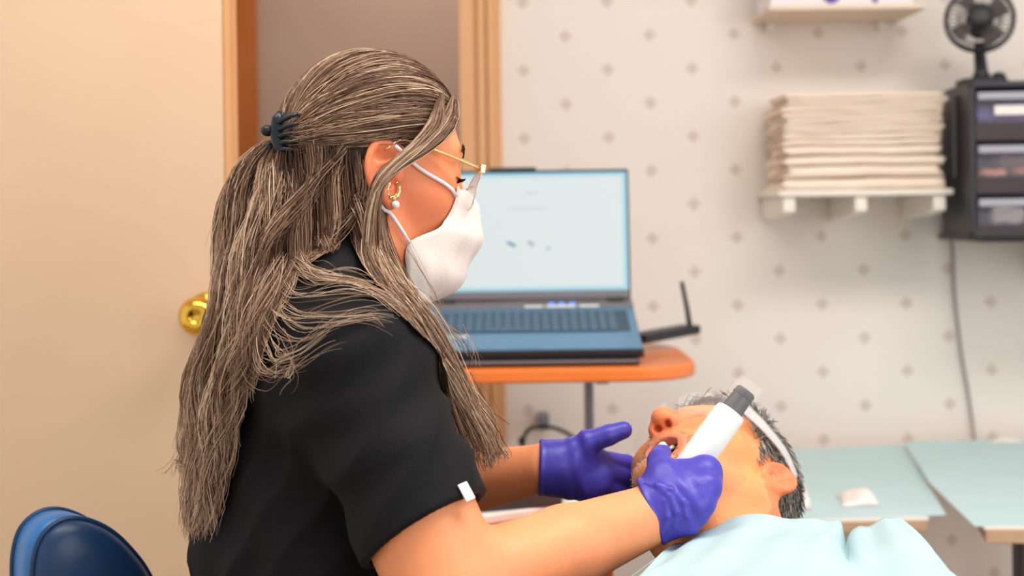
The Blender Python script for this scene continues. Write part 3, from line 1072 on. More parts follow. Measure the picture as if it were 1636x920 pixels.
def sdf_obj(name, fn, lo, hi, h, m, parent=None, col=None, relax=1):
    V, Q = [], []
    for lo_, hi_, h_ in ([(lo, hi, h)] if np.isscalar(h) else zip(lo, hi, h)):
        v, q = mesh_sdf(fn, lo_, hi_, h_)
        for _ in range(relax):
            p = v.astype(f32)
            d = fn(p)
            g = np.stack([fn(p + np.eye(3, dtype=f32)[i] * (h_ * 0.7)) - d for i in range(3)], 1)
            g /= np.linalg.norm(g, axis=1, keepdims=True) + 1e-9
            v = v - np.clip(d, -h_, h_)[:, None] * g
        Q.append(q + sum(len(x) for x in V))
        V.append(v)
    v, q = np.vstack(V), np.vstack(Q)
    me = bpy.data.meshes.new(name)
    me.vertices.add(len(v))
    me.vertices.foreach_set('co', v.astype(f32).ravel())
    me.loops.add(len(q) * 4)
    me.loops.foreach_set('vertex_index', q.ravel().astype(np.int32))
    me.polygons.add(len(q))
    me.polygons.foreach_set('loop_start', np.arange(len(q), dtype=np.int32) * 4)
    me.update(calc_edges=True)
    me.validate()
    me.polygons.foreach_set('use_smooth', np.ones(len(me.polygons), bool))
    if col is not None:
        set_col(me, col(v))
    return link(name, me, m, parent)


def strands(name, paths, rad, cols, m, parent, taper=0.35):
    """hair: paths (N,K,3), radius per strand, colour (N,K,3) linear"""
    paths = np.asarray(paths, float)
    N, K = paths.shape[:2]
    T = np.gradient(paths, axis=1)
    T /= np.linalg.norm(T, axis=2, keepdims=True) + 1e-9
    ref = np.array([0.31, -0.9, 0.3])
    x = np.cross(T, ref)
    x /= np.linalg.norm(x, axis=2, keepdims=True) + 1e-9
    y = np.cross(T, x)
    prof = np.ones(K)
    prof[-max(2, K // 4):] = np.linspace(1, taper, max(2, K // 4))
    r = (np.asarray(rad)[:, None] * prof[None])[..., None]
    a = np.array([0, 2.094, 4.189])
    V = np.stack([paths + r * (math.cos(t) * x + math.sin(t) * y) for t in a], 2)
    idx = np.arange(N * K * 3).reshape(N, K, 3)
    q = []
    for j in range(3):
        k = (j + 1) % 3
        q.append(np.stack([idx[:, :-1, j], idx[:, :-1, k], idx[:, 1:, k], idx[:, 1:, j]], -1).reshape(-1, 4))
    q = np.concatenate(q)
    me = bpy.data.meshes.new(name)
    me.vertices.add(N * K * 3)
    me.vertices.foreach_set('co', V.astype(f32).ravel())
    me.loops.add(len(q) * 4)
    me.loops.foreach_set('vertex_index', q.ravel().astype(np.int32))
    me.polygons.add(len(q))
    me.polygons.foreach_set('loop_start', np.arange(len(q), dtype=np.int32) * 4)
    me.update(calc_edges=True)
    me.polygons.foreach_set('use_smooth', np.ones(len(me.polygons), bool))
    C = np.repeat(np.asarray(cols, float)[:, :, None, :], 3, 2).reshape(-1, 3)
    set_col(me, C)
    return link(name, me, m, parent)


# ------------------------------------------------------------------ head shared by both figures (local: x right, y face, z up)
def ear_frame(sx, fw=0.40):
    nrm = unit((0.90 * sx, fw, 0.06))
    upv = unit(np.array([0, -0.20, 0.98]) - nrm * (np.array([0, -0.20, 0.98]) @ nrm))
    back = unit(np.cross(nrm, upv) * sx)
    if back[1] > 0:
        back = -back
    return np.stack([back, upv, nrm], 1)


EARC = (0.079, -0.010, -0.003)


def ear_sdf(q, sx, fw=0.40):
    R = ear_frame(sx, fw).astype(f32)
    e = (q - np.array([EARC[0] * sx, EARC[1], EARC[2]], f32)) @ R      # u back, v up, w out
    u, v, w_ = e[:, 0], e[:, 1], e[:, 2]
    d = ell(e, (0.000, 0.002, -0.002), (0.0185, 0.029, 0.0055))
    d = smin(d, ell(e, (-0.006, -0.027, -0.0015), (0.0095, 0.0115, 0.0048)), 0.006)
    d = smax(d, -ell(e, (-0.003, -0.004, 0.0050), (0.0098, 0.0130, 0.0100)), 0.002)
    d = smax(d, -ell(e, (0.001, 0.0165, 0.0045), (0.0095, 0.0070, 0.0070)), 0.002)
    s = np.sqrt((u / 0.0175) ** 2 + ((v - 0.002) / 0.029) ** 2) - 1
    hel = np.sqrt((s * 0.021) ** 2 + (w_ - 0.002) ** 2) - 0.0040
    cut = 0.012 + (v + 0.012) * -0.9 - u * 0.9
    hel = smax(hel, np.maximum(-(v + 0.012) - 0.0, -1) - np.where(u > 0, 0.01, 0), 0.004)
    d = smin(d, hel, 0.0035)
    d = smin(d, ell(e, (-0.0135, -0.003, 0.000), (0.005, 0.0075, 0.005)), 0.003)
    return d


def head_sdf(q, s):
    q = q.copy()
    q[:, 0] += s.get('jx', 0.0) * np.clip((-q[:, 2] - 0.03) / 0.04, 0, 1)
    a = q.copy()
    a[:, 0] = np.abs(a[:, 0])
    op = s.get('open', 0.0)                       # jaw drop in metres
    d = ell(q, *s.get('cran', ((0, -0.008, 0.046), (0.075, 0.097, 0.089))))
    d = smin(d, ell(q, (0, 0.032, -0.012), (0.061, 0.064, 0.085)), 0.03)
    d = smin(d, rcone(a, (0.053, -0.002, -0.045), (0.047, 0.006, -0.068 - op * 0.3), 0.017, 0.016), 0.02)
    d = smin(d, rcone(a, (0.047, 0.006, -0.066 - op * 0.3), (0.013, 0.072, -0.100 - op), 0.017, 0.0165), 0.022)
    d = smin(d, ell(q, (0, 0.076, -0.101 - op), (0.022, 0.018, 0.017)), 0.012)
    d = smin(d, ell(q, (0, 0.030, -0.085 - op), (0.036, 0.045, 0.022)), 0.02)
    d = smin(d, ell(a, s.get('cheek', (0.043, 0.055, -0.012)), (0.024, 0.027, 0.026)), 0.02)
    d = smin(d, rcone(a, (0.0, 0.083, 0.040), (0.046, 0.066, 0.038), 0.0115, 0.010), 0.014)
    d = smax(d, -ell(a, (0.033, 0.094, 0.019), (0.017, 0.012, 0.011)), 0.012)
    d = smin(d, ell(a, (0.032, 0.071, 0.017), (0.0165, 0.0165, 0.0145)), 0.004)
    # nose
    d = smin(d, rcone(q, (0, 0.084, 0.030), (0, 0.106, -0.012), 0.0085, 0.0105), 0.012)
    d = smin(d, ell(q, (0, 0.1075, -0.0175), (0.0125, 0.0115, 0.0105)), 0.006)
    d = smin(d, ell(a, (0.0125, 0.0955, -0.0215), (0.0085, 0.0125, 0.0085)), 0.005)
    d = smax(d, -rcone(a, (0.0068, 0.1015, -0.036), (0.0068, 0.099, -0.018), 0.0056, 0.0035), 0.002)
    # muzzle and lips
    d = smin(d, ell(q, (0, 0.070, -0.055), (0.032, 0.025, 0.026)), 0.014)
    if op > 0:
        zc = -0.066 - op * 0.45
        rz = 0.010 + op * 0.5
        ring = np.sqrt((q[:, 0] / 0.021) ** 2 + ((q[:, 2] - zc) / rz) ** 2) - 1
        yl = 0.0915 - 0.25 * np.abs(q[:, 0]) - 0.12 * np.clip(zc - q[:, 2], 0, 1) - 0.012 * np.clip((zc - q[:, 2]) / rz, 0, 1)
        lips = np.sqrt((ring * 0.6 * min(0.021, rz)) ** 2 + (q[:, 1] - yl) ** 2) - 0.0046
        d = smin(d, lips, 0.005)
        d = smax(d, -ell(q, (0, 0.072, zc), (0.021, 0.036, rz * 0.85)), 0.003)
    else:
        d = smin(d, rcone(a, (0, 0.0935, -0.0575), (0.021, 0.084, -0.0605), 0.0055, 0.003), 0.004)
        d = smin(d, rcone(a, (0, 0.092, -0.068), (0.019, 0.084, -0.064), 0.006, 0.003), 0.004)
        d = smax(d, -rcone(a, (0, 0.100, -0.0625), (0.022, 0.089, -0.062), 0.0012), 0.002)
    for sx in (-1, 1):
        d = smin(d, near(q, (EARC[0] * sx, EARC[1], EARC[2]), 0.06, lambda p: ear_sdf(p, sx, s.get('earf', 0.40))), 0.004)
    return d


def wobble(P, f, seed=0):
    r = np.random.default_rng(seed)
    o = np.zeros(len(P))
    for k in range(5):
        dv = unit(r.normal(size=3))
        o += np.sin(P @ dv * f * (1 + 0.7 * k) + r.uniform(0, 6)) / (1 + 0.5 * k)
    return o / 2.5


class Pose:
    def __init__(self, R, t):
        self.R, self.t = np.array(R, float), np.array(t, float)
        self.Rf, self.tf = self.R.astype(f32), self.t.astype(f32)

    def loc(self, P):
        return (P - self.tf) @ self.Rf

    def w(self, p):
        return np.asarray(p, float) @ self.R.T + self.t

    def wl(self, px, py, x):
        """local point with given x on a pixel's ray"""
        d = FWD + (px - CX) / FPX * RIGHT + (HZ - py) / FPX * UP
        o, dl_ = (CAM - self.t) @ self.R, d @ self.R
        return o + dl_ * ((x - o[0]) / dl_[0])


def hand_sdf(P, H, g=0.0):
    """H: dict with wrist, mcps [(p, r)], fingers [[(p,r)...]], thumb [(p,r)...], fill [(a,b,ra,rb)]"""
    d = None
    for (p, r) in H['mcps']:
        c = rcone(P, H['wrist'], p, H['wr'] * 0.72 + g, r + g)
        d = c if d is None else smin(d, c, 0.012)
    for (a, b, ra, rb) in H['fill']:
        d = smin(d, rcone(P, a, b, ra + g, rb + g), 0.012)
    for ch in H['fingers'] + [H['thumb']]:
        f = None
        for (a, ra), (b, rb) in zip(ch[:-1], ch[1:]):
            c = rcone(P, a, b, ra + g, rb + g)
            f = c if f is None else smin(f, c, 0.003)
        d = smin(d, f, H.get('kf', 0.007))
    return d


m_skin = attr_mat('skin', 0.48, 0.35, sss=0.12, bump=0.12, bscale=500)
m_hair = attr_mat('hair strands', 0.5, 0.2)
m_glove = mat('blue violet nitrile', '4740B0', 0.4, c2='403AA6', scale=30, bump=0.25, bscale=140, spec=0.5)
m_scrub = mat('black scrub cloth', '0E0E11', 0.75, c2='111114', scale=30, bump=0.3, bscale=500, sheen=0.02, spec=0.22)
m_trouser = mat('black trouser cloth', '1B1B1E', 0.8, c2='202023', scale=30)
m_mask = mat('white mask fabric', 'EFE4DE', 0.85, c2='EADDD6', scale=40, bump=0.2, bscale=260)
m_elastic = mat('white elastic', 'ECE6EC', 0.7)
m_gold = mat('gold', 'F6D39A', 0.25, 1.0)

def surf(fn, px, py, off=0.0, y0=1.1, miss=None):
    """point where a pixel's ray meets a surface"""
    d = FWD + (px - CX) / FPX * RIGHT + (HZ - py) / FPX * UP
    Y = y0
    for _ in range(60):
        s = float(fn((CAM + d * Y)[None].astype(f32))[0])
        if s < 0.0006:
            return CAM + d * (Y - off)
        Y += max(s, 0.0005) * 0.9
        if Y > 2.0:
            return miss
    return CAM + d * (Y - off)


def guard(Pts, fn, margin, it=2):
    sh = Pts.shape
    p = Pts.reshape(-1, 3).copy()
    for _ in range(it):
        d = fn(p.astype(f32))
        m = d < margin
        if not m.any():
            break
        g = sdf_grad(fn, p[m], 0.004)
        p[m] += g * (margin - d[m])[:, None]
    return p.reshape(sh)


# ================================================================== the clinician
WH = Pose([[0.3967, 0.9062, 0.1465], [-0.9145, 0.3763, 0.1486], [0.0795, -0.1929, 0.978]], (-0.1511, 1.513, 1.1612))
Sr, Er, Wr = at(568, 598, 1.368), at(722, 948, 1.30), at(1040, 822, 1.42)
face2 = np.array([0.96, 0.27, 0.0])
right2 = np.array([0.27, -0.96, 0.0])
TR = np.stack([right2, face2, [0, 0, 1.0]], 1)
neckb = at(548, 452, 1.515)
Sl = Sr - right2 * 0.33
El, Wl = at(600, 800, 1.74), at(868, 747, 1.60)
chest = np.array([-0.225, 1.512, 0.955])
belly = np.array([-0.215, 1.508, 0.76])
hips = np.array([-0.225, 1.50, 0.60])
kneeR, kneeL = hips + face2 * 0.41 + right2 * 0.10 + (0, 0, -0.19), hips + face2 * 0.41 - right2 * 0.14 + (0, 0, -0.19)
ankR, ankL = kneeR + (-0.05, 0, -0.30), kneeL + (-0.05, 0, -0.30)

RH = dict(wrist=at(1058, 812, 1.42), wr=0.030,
          mcps=[(at(1128, 752, 1.435), 0.0135), (at(1128, 778, 1.412), 0.0140), (at(1118, 805, 1.402), 0.0135), (at(1098, 832, 1.402), 0.0125)],
          fill=[(at(1068, 795, 1.42), at(1115, 775, 1.43), 0.024, 0.020), (at(1062, 757, 1.428), at(1124, 758, 1.436), 0.0125, 0.0135),
                (at(1066, 790, 1.425), at(1060, 760, 1.43), 0.020, 0.015)],
          fingers=[[(at(1128, 752, 1.435), 0.0125), (at(1126, 742, 1.478), 0.0105), (at(1103, 738, 1.496), 0.0095), (at(1086, 745, 1.494), 0.0082)],
                   [(at(1128, 778, 1.412), 0.0128), (at(1130, 770, 1.462), 0.0110), (at(1104, 762, 1.487), 0.0098), (at(1080, 762, 1.482), 0.0085)],
                   [(at(1118, 805, 1.402), 0.0122), (at(1122, 795, 1.452), 0.0104), (at(1098, 786, 1.474), 0.0094), (at(1078, 786, 1.468), 0.0082)],
                   [(at(1098, 832, 1.402), 0.0112), (at(1104, 820, 1.442), 0.0092), (at(1086, 810, 1.462), 0.0082), (at(1070, 808, 1.456), 0.0074)]],
          thumb=[(at(1072, 798, 1.422), 0.018), (at(1058, 762, 1.428), 0.0135), (at(1053, 736, 1.444), 0.0112), (at(1057, 725, 1.462), 0.0095)])
LH = dict(wrist=at(872, 747, 1.60), wr=0.027,
          kf=0.004,
          mcps=[(at(952, 734, 1.606), 0.0118), (at(962, 755, 1.598), 0.0120), (at(958, 774, 1.594), 0.0115), (at(944, 786, 1.592), 0.0102)],
          fill=[(at(890, 745, 1.60), at(935, 762, 1.60), 0.022, 0.016), (at(892, 738, 1.595), at(932, 718, 1.592), 0.021, 0.015),
                (at(925, 730, 1.598), at(948, 738, 1.604), 0.014, 0.012), (at(885, 765, 1.598), at(930, 780, 1.594), 0.016, 0.011)],
          fingers=[[(at(952, 734, 1.606), 0.0112), (at(1000, 741, 1.632), 0.0098), (at(1022, 748, 1.662), 0.0088), (at(1030, 750, 1.684), 0.0078)],
                   [(at(962, 755, 1.598), 0.0112), (at(1003, 767, 1.624), 0.0100), (at(1014, 776, 1.655), 0.0090), (at(1022, 780, 1.680), 0.0080)],
                   [(at(958, 774, 1.594), 0.0108), (at(994, 788, 1.618), 0.0096), (at(1010, 794, 1.648), 0.0086), (at(1018, 798, 1.670), 0.0076)],
                   [(at(944, 786, 1.592), 0.0098), (at(972, 800, 1.612), 0.0085), (at(990, 806, 1.638), 0.0075), (at(998, 810, 1.656), 0.0066)]],
          thumb=[(at(898, 738, 1.597), 0.019), (at(938, 707, 1.590), 0.0130), (at(972, 695, 1.588), 0.0108), (at(996, 687, 1.590), 0.0092)])


def w_torso(P, g=0.0):
    d = ell(P, chest + face2 * 0.014, (0.158 + g, 0.088 + g, 0.17 + g), TR)
    d = smin(d, ell(P, belly, (0.150 + g, 0.118 + g, 0.17 + g), TR), 0.05)
    d = smin(d, ell(P, hips, (0.185 + g, 0.145 + g, 0.14 + g), TR), 0.05)
    d = smin(d, ell(P, chest + face2 * 0.075 + (0, 0, -0.03), (0.115 + g, 0.075 + g, 0.075 + g), TR), 0.03)
    d = smin(d, rcone(P, Sr + right2 * -0.01, Sl + right2 * 0.01, 0.055 + g, 0.055 + g), 0.05)
    for s in (Sr, Sl):
        d = smin(d, rcone(P, neckb + (-0.02, 0, -0.015), s, 0.046 + g, 0.05 + g), 0.04)
    return d


def w_armR(P, g=0.0):
    d = rcone(P, Sr, Er, 0.060 + g, 0.053 + g)
    mid = Er * 0.45 + Wr * 0.55
    d = smin(d, rcone(P, Er, mid, 0.049 + g, 0.040 + g), 0.012)
    return smin(d, rcone(P, mid, Wr, 0.040 + g, 0.0295 + g), 0.01)


def w_armL(P, g=0.0):
    d = rcone(P, Sl, El, 0.058 + g, 0.05 + g)
    d = smin(d, rcone(P, El, El * 0.5 + Wl * 0.5, 0.046 + g, 0.038 + g), 0.012)
    return smin(d, rcone(P, El * 0.5 + Wl * 0.5, Wl, 0.038 + g, 0.0265 + g), 0.01)


def w_neck(P, g=0.0):
    return rcone(P, WH.w((0, -0.022, -0.045)), neckb + (0, 0, -0.02), 0.052 + g, 0.056 + g)


def woman(P):
    d = w_torso(P, -0.006)
    d = smin(d, near(P, Er, 0.5, w_armR), 0.02)
    d = smin(d, near(P, El, 0.5, w_armL), 0.02)
    d = smin(d, near(P, at(1090, 785, 1.43), 0.16, lambda p: hand_sdf(p, RH, -0.002)), 0.01)
    d = smin(d, near(P, at(940, 750, 1.61), 0.18, lambda p: hand_sdf(p, LH, -0.002)), 0.01)
    for k, an in ((kneeR, ankR), (kneeL, ankL)):
        s = right2 * (0.08 if k is kneeR else -0.08)
        d = smin(d, rcone(P, hips + s, k, 0.085, 0.058), 0.03)
        d = smin(d, rcone(P, k, an, 0.055, 0.036), 0.015)
        d = smin(d, rcone(P, an + (0, 0, -0.03), an + face2 * 0.15 + (0, 0, -0.05), 0.036, 0.03), 0.02)
    hd = near(P, WH.w((0, 0, 0.02)), 0.26, lambda p: smin(head_sdf(WH.loc(p), {'earf': 0.02, 'cheek': (0.038, 0.050, -0.010), 'cran': ((0, 0.002, 0.040), (0.074, 0.086, 0.082))}), w_neck(p), 0.022))
    return smin(d, hd, 0.025)


SKIN_W, SKIN_WR = np.array(lin('F29C6C')[:3]), np.array(lin('E06A4A')[:3])


def woman_col(v):
    q = WH.loc(v.astype(f32))
    a = np.abs(q[:, 0])
    k = np.zeros(len(v))
    ins = (np.linalg.norm(q, axis=1) < 0.2)
    blush = np.exp(-((a - 0.055) ** 2 + (q[:, 1] - 0.05) ** 2 + (q[:, 2] + 0.015) ** 2) / 0.0012)
    ear = (a > 0.074) & (np.abs(q[:, 2]) < 0.05)
    k = np.where(ins, 0.12 + 0.35 * blush + 0.4 * ear, 0.0)
    k = np.clip(k + 0.05 + 0.12 * wobble(v, 60, 3) + 0.06 * wobble(v, 260, 4), 0, 1)[:, None]
    return SKIN_W * (1 - k) + SKIN_WR * k


lo, hi = [(-0.48, 1.20, 0.70), (-0.48, 1.20, 0.0)], [(0.32, 1.92, 1.40), (0.36, 1.95, 0.708)]
wo = sdf_obj('person', woman, lo, hi, [0.0030, 0.008], m_skin, None, woman_col)
tag(wo, 'seated clinician in black scrubs, white face mask and blue gloves', 'person')

# scrub top
hemc = at(690, 843, 1.325)
hemn = unit(Er - Sr + np.array([0.02, 0, 0.02]))
hemcl = Sl * 0.35 + El * 0.65


def scrub(P):
    t = w_torso(P, 0.011)
    a = near(P, Sr * 0.5 + Er * 0.5, 0.4, lambda p: rcone(p, Sr + (0.004, 0, 0.004), Er, 0.066, 0.068))
    al = near(P, Sl * 0.5 + El * 0.5, 0.4, lambda p: rcone(p, Sl, El, 0.066, 0.062))
    a = smax(a, ((P - hemc.astype(f32)) @ hemn.astype(f32)), 0.003)
    al = smax(al, ((P - hemcl.astype(f32)) @ unit(El - Sl).astype(f32)), 0.003)
    d = smin(smin(t, a, 0.022), al, 0.022)
    # drape: long soft folds
    q = (P - chest.astype(f32)) @ TR.astype(f32)
    arm_ = np.exp(-np.clip((P - hemc.astype(f32)) @ hemn.astype(f32) + 0.06, 0, 1) / 0.02)
    d = d + (arm_ * 0.0022 * np.sin(q[:, 2] * 55 + q[:, 1] * 38 + 2.0 * np.sin(q[:, 1] * 20 + q[:, 0] * 12))
             + arm_ * 0.0016 * np.sin(q[:, 2] * 90 - q[:, 1] * 60 + 1.5 * np.sin(q[:, 2] * 26))).astype(f32)
    # fold ridges run on the surface from the shoulder to the sleeve front
    s = (P - Sr.astype(f32))
    ax = unit(Er - Sr).astype(f32)
    hh = s @ ax
    d = d + np.where((np.abs(hh - 0.08) < 0.14), 0.0042 * (np.abs(np.sin(hh * 42 + s[:, 0] * 34 - 0.8 * np.sin(s[:, 1] * 50))) - 0.5) * np.exp(-((hh - 0.08) / 0.09) ** 2), 0).astype(f32)
    # neck opening and lower hem
    d = smax(d, -near(P, neckb, 0.22, lambda p: rcone(p, neckb + (0.004, 0, -0.005), WH.w((0, -0.03, -0.03)), 0.062, 0.066)), 0.004)
    d = smax(d, (P - np.array([0, 0, 0.56], f32))[:, 2] * -1, 0.004)
    # hollow sleeves
    d = smax(d, -np.maximum(near(P, Er, 0.4, lambda p: w_armR(p, 0.003)), -((P - (hemc - hemn * 0.03).astype(f32)) @ hemn.astype(f32))), 0.002)
    return d.astype(f32)


top = sdf_obj('scrub_top', scrub, (-0.46, 1.20, 0.54), (0.12, 1.84, 1.12), 0.0034, m_scrub, wo)


def trousers(P):
    d = smax(ell(P, hips, (0.197, 0.157, 0.15), TR), (P[:, 2] - 0.66), 0.004)
    for k, an in ((kneeR, ankR), (kneeL, ankL)):
        s = right2 * (0.08 if k is kneeR else -0.08)
        d = smin(d, rcone(P, hips + s, k, 0.098, 0.072), 0.03)
        d = smin(d, rcone(P, k, an, 0.070, 0.060), 0.015)
    return d


sdf_obj('scrub_trousers', trousers, (-0.48, 1.2, 0.03), (0.36, 1.95, 0.72), 0.008, m_trouser, wo)
m_shoe = mat('black shoe leather', '202024', 0.4)
for an in (ankR, ankL):
    sdf_obj('shoe', lambda P: smax(rcone(P, an + (0, 0, -0.045), an + face2 * 0.16 + (0, 0, -0.065), 0.046, 0.038), 0.004 - P[:, 2], 0.004), an + (-0.1, -0.1, -0.16), an + (0.28, 0.2, 0.05), 0.005, m_shoe, wo)
tg = at(752, 801, 1.285)
tg_n = unit(CAM - tg)
# white tab sewn on the sleeve hem
tq = surf(scrub, 744, 786)
gx = sdf_grad(scrub, tq[None].astype(np.float64))[0]
tv = unit(hemn - gx * (hemn @ gx))
tu = np.cross(tv, gx)
MB().box(tq + gx * 0.0012, (0.012, 0.017, 0.0016), np.stack([tu, tv, gx], 1)).build('sleeve_tab', m_elastic, top, bevel=0.0005)

# gloves


def glove(H, cuff, folds=()):
    (c0, r0), (c1, r1) = cuff
    ax = unit(np.asarray(c1) - c0).astype(f32)

    def fn(P):
        d = hand_sdf(P, H, 0.0007)
        c = rcone(P, c0, c1, r0, r1)
        d = smin(d, c, 0.012)
        s = (P - np.asarray(c0, f32)) @ ax
        d = smax(d, -s, 0.0015)
        # rolled bead and wrinkles round the wrist
        d = d - (0.0016 * np.exp(-(s - 0.002) ** 2 / 6e-6)).astype(f32)
        wv = np.exp(-((s - 0.042) / 0.016) ** 2)
        d = d + (0.0007 * wv * np.sin(s * 300 + 9 * (P @ np.array([0.3, 0.2, 0.9], f32) * 12))).astype(f32)
        for a_, b_, r_ in folds:
            d = smin(d, rcone(P, a_, b_, r_), 0.0035)
        # hollow cuff
        return smax(d, -rcone(P, np.asarray(c0) - ax * 0.05, np.asarray(c0) - ax * 0.024, r0 - 0.0026, r0 - 0.0026), 0.001).astype(f32)
    return fn


gR = glove(RH, ((at(1038, 819, 1.42), 0.0325), (at(1085, 800, 1.42), 0.0300)))
fr = []
for line in ([(1032, 772), (1052, 777), (1070, 793), (1080, 818), (1078, 842)], [(1050, 772), (1072, 782), (1092, 803), (1098, 826)], [(1062, 800), (1066, 825), (1060, 850)]):
    pp = [surf(gR, x, y, -0.0006) for x, y in line]
    fr += [(a_, b_, r_) for a_, b_, r_ in zip(pp[:-1], pp[1:], (0.0016, 0.0022, 0.0022, 0.0014))]
gR = glove(RH, ((at(1038, 819, 1.42), 0.0325), (at(1085, 800, 1.42), 0.0300)), fr)
gL = glove(LH, ((at(861, 746, 1.60), 0.0275), (at(905, 748, 1.60), 0.0270)))
sdf_obj('glove', gR, at(1085, 785, 1.44) - 0.11, at(1085, 785, 1.44) + 0.11, 0.0017, m_glove, wo)
sdf_obj('glove', gL, at(945, 750, 1.62) - 0.125, at(945, 750, 1.62) + 0.125, 0.0018, m_glove, wo)

# face mask
cen = [(0, 0.110, 0.006), (0, 0.127, -0.012), (0, 0.133, -0.034), (0, 0.131, -0.056), (0, 0.124, -0.080), (0, 0.110, -0.104), (0, 0.082, -0.124)]
side = [WH.wl(712, 300, 0.043), WH.wl(713, 325, 0.047), WH.wl(712, 348, 0.050), WH.wl(700, 364, 0.055), WH.wl(652, 388, 0.060), WH.wl(651, 430, 0.055), WH.wl(656, 474, 0.044)]
nv, nu = 40, 41
Cn = smooth_path(cen, nv)
Sd = smooth_path(side, nv)
G = np.zeros((nv, nu, 3))
for i in range(nv):
    for j, u in enumerate(np.linspace(-1, 1, nu)):
        s = abs(u)
        e = Sd[i].copy()
        p = Cn[i] * (1 - s ** 1.7) + e * s ** 1.7
        p[0] = e[0] * (1 - (1 - s) ** 1.6)
        th = unit(np.array([p[0], p[1] + 0.02, 0]))
        p = p + th * (0.0022 * math.sin(i / nv * 2 * math.pi * 3.0) * (1 - s ** 3) + 0.0012 * math.sin(u * 19 + i * 0.35))
        p[0] *= np.sign(u) if u else 1
        G[i, j] = p
mk = MB().grid(guard(WH.w(G.reshape(-1, 3)).reshape(G.shape), woman, 0.0026, 3), 0.0012).build('face_mask', m_mask, wo, smooth=True)
for sx in (1, -1):
    fl = np.array([sx, 1, 1])
    for a_, b_, c_ in (((0.0445, 0.070, -0.010), (0.066, 0.034, 0.012), (0.0835, -0.004, 0.024)), ((0.0605, 0.027, -0.072), (0.074, 0.010, -0.052), (0.0800, -0.006, -0.034))):
        A = side[0] + (side[1] - side[0]) * 0.5 if a_[2] > -0.03 else side[4] + (0, 0.001, 0)
        P = smooth_path([A + (0.002, 0, 0), (np.asarray(A) + c_) / 2 + (0.003, 0, 0), c_], 10) * fl
        Pw = guard(WH.w(P), woman, 0.0024)
        MB().tube(Pw, 0.0021, 8).build('ear_loop', m_elastic, mk, smooth=True)

# glasses
gl = None
m_lens = mat('faint blue lens', 'DDEBF2', 0.05, alpha=0.38, spec=0.8)
hg = np.array([0.0665, 0.098, 0.023])
for sx in (1, -1):
    fl = np.array([sx, 1, 1])
    P = smooth_path(np.array([hg, (0.0745, 0.05, 0.030), (0.080, 0.006, 0.034), (0.0815, -0.012, 0.020)]) * fl, 16)
    q = MB().tube(WH.w(P), [0.0024] * 3 + [0.0020] * 6 + [0.0014] * 7, 8)
    if gl is None:
        gl = q.build('eyeglasses', m_gold, wo, smooth=True)
    else:
        q.build('temple', m_gold, gl, smooth=True)
    MB().box(WH.w(hg * fl + (0, 0.002, 0.0)), (0.006, 0.006, 0.009), WH.R).build('hinge', m_gold, gl, bevel=0.001)
    a = np.linspace(0, 2 * math.pi, 28, endpoint=False)
    ring = np.stack([0.037 + 0.027 * np.sign(np.cos(a)) * np.abs(np.cos(a)) ** 0.8, 0.112 - 0.010 * ((np.cos(a) * 0.5 + 0.5) ** 2) - 0.004 * (1 - np.sin(a)), 0.004 + 0.0225 * np.sign(np.sin(a)) * np.abs(np.sin(a)) ** 0.8], 1)
    cen_ = ring.mean(0) + (0, 0.0015, 0)
    V = np.vstack([ring, ring + (0, 0.0014, 0), [cen_], [cen_ + (0, 0.0014, 0)]]) * fl
    n = 28
    F = [(i, (i + 1) % n, n + (i + 1) % n, n + i) for i in range(n)] + [((i + 1) % n, i, 2 * n) for i in range(n)] + [(n + i, n + (i + 1) % n, 2 * n + 1) for i in range(n)]
    MB().add(WH.w(V), F).build('lens', m_lens, gl)
    MB().tube(WH.w(np.vstack([ring, ring[:1]]) * fl), 0.0006, 6, cap=False).build('rim', m_gold, gl, smooth=True)
MB().tube(WH.w(smooth_path([(-0.010, 0.113, 0.010), (0, 0.117, 0.014), (0.010, 0.113, 0.010)], 9)), 0.0011, 6).build('bridge', m_gold, gl, smooth=True)

# earring: chunky gold hoop and a pearl
lob = WH.wl(630, 303, 0.086)
a = np.linspace(0.3, 2 * math.pi - 0.6, 26)
hoop = np.stack([np.full(26, lob[0]) - 0.003 + 0.002 * np.sin(a), lob[1] + 0.0055 * np.sin(a), lob[2] + 0.0085 * np.cos(a)], 1)
er = MB().tube(WH.w(hoop), 0.0014 + 0.0013 * np.sin(np.linspace(0, math.pi, 26)) + 0.0004 * np.sin(np.arange(26) * 2.2), 8).build('earring', m_gold, wo, smooth=True)
MB().ball(WH.w(WH.wl(632, 327, 0.085)), 0.0042).build('pearl', mat('pearl', 'F0ECF0', 0.2, coat=0.5), er, smooth=True)

# ------------------------------------------------------------------ the clinician's hair
PAL = np.array([lin(c)[:3] for c in ('35221A', '583D2F', '81634F', 'AA8A72', 'CFB197', 'EAD5BF')])


def hair_cols(N, K, s, rng, light=0.5, root=0.35, streak=9.0):
    """colour per strand and point; s in 0..1 orders neighbouring strands so that highlights come in streaks"""
    t = np.linspace(0, 1, K)[None]
    base = light + 0.20 * np.sin(s * streak * 6.28 + 1.0) + 0.15 * np.sin(s * streak * 15.7) + 0.07 * np.sin(s * streak * 41.0) + rng.normal(0, 0.07, N)
    lv = base[:, None] - root * np.exp(-t / 0.18) + 0.06 * np.sin(t * 9 + s[:, None] * 40)
    x = np.clip(lv, 0.0, 0.999) * (len(PAL) - 1)
    i = x.astype(int)
    f = (x - i)[..., None]
    return PAL[i] * (1 - f) + PAL[i + 1] * f


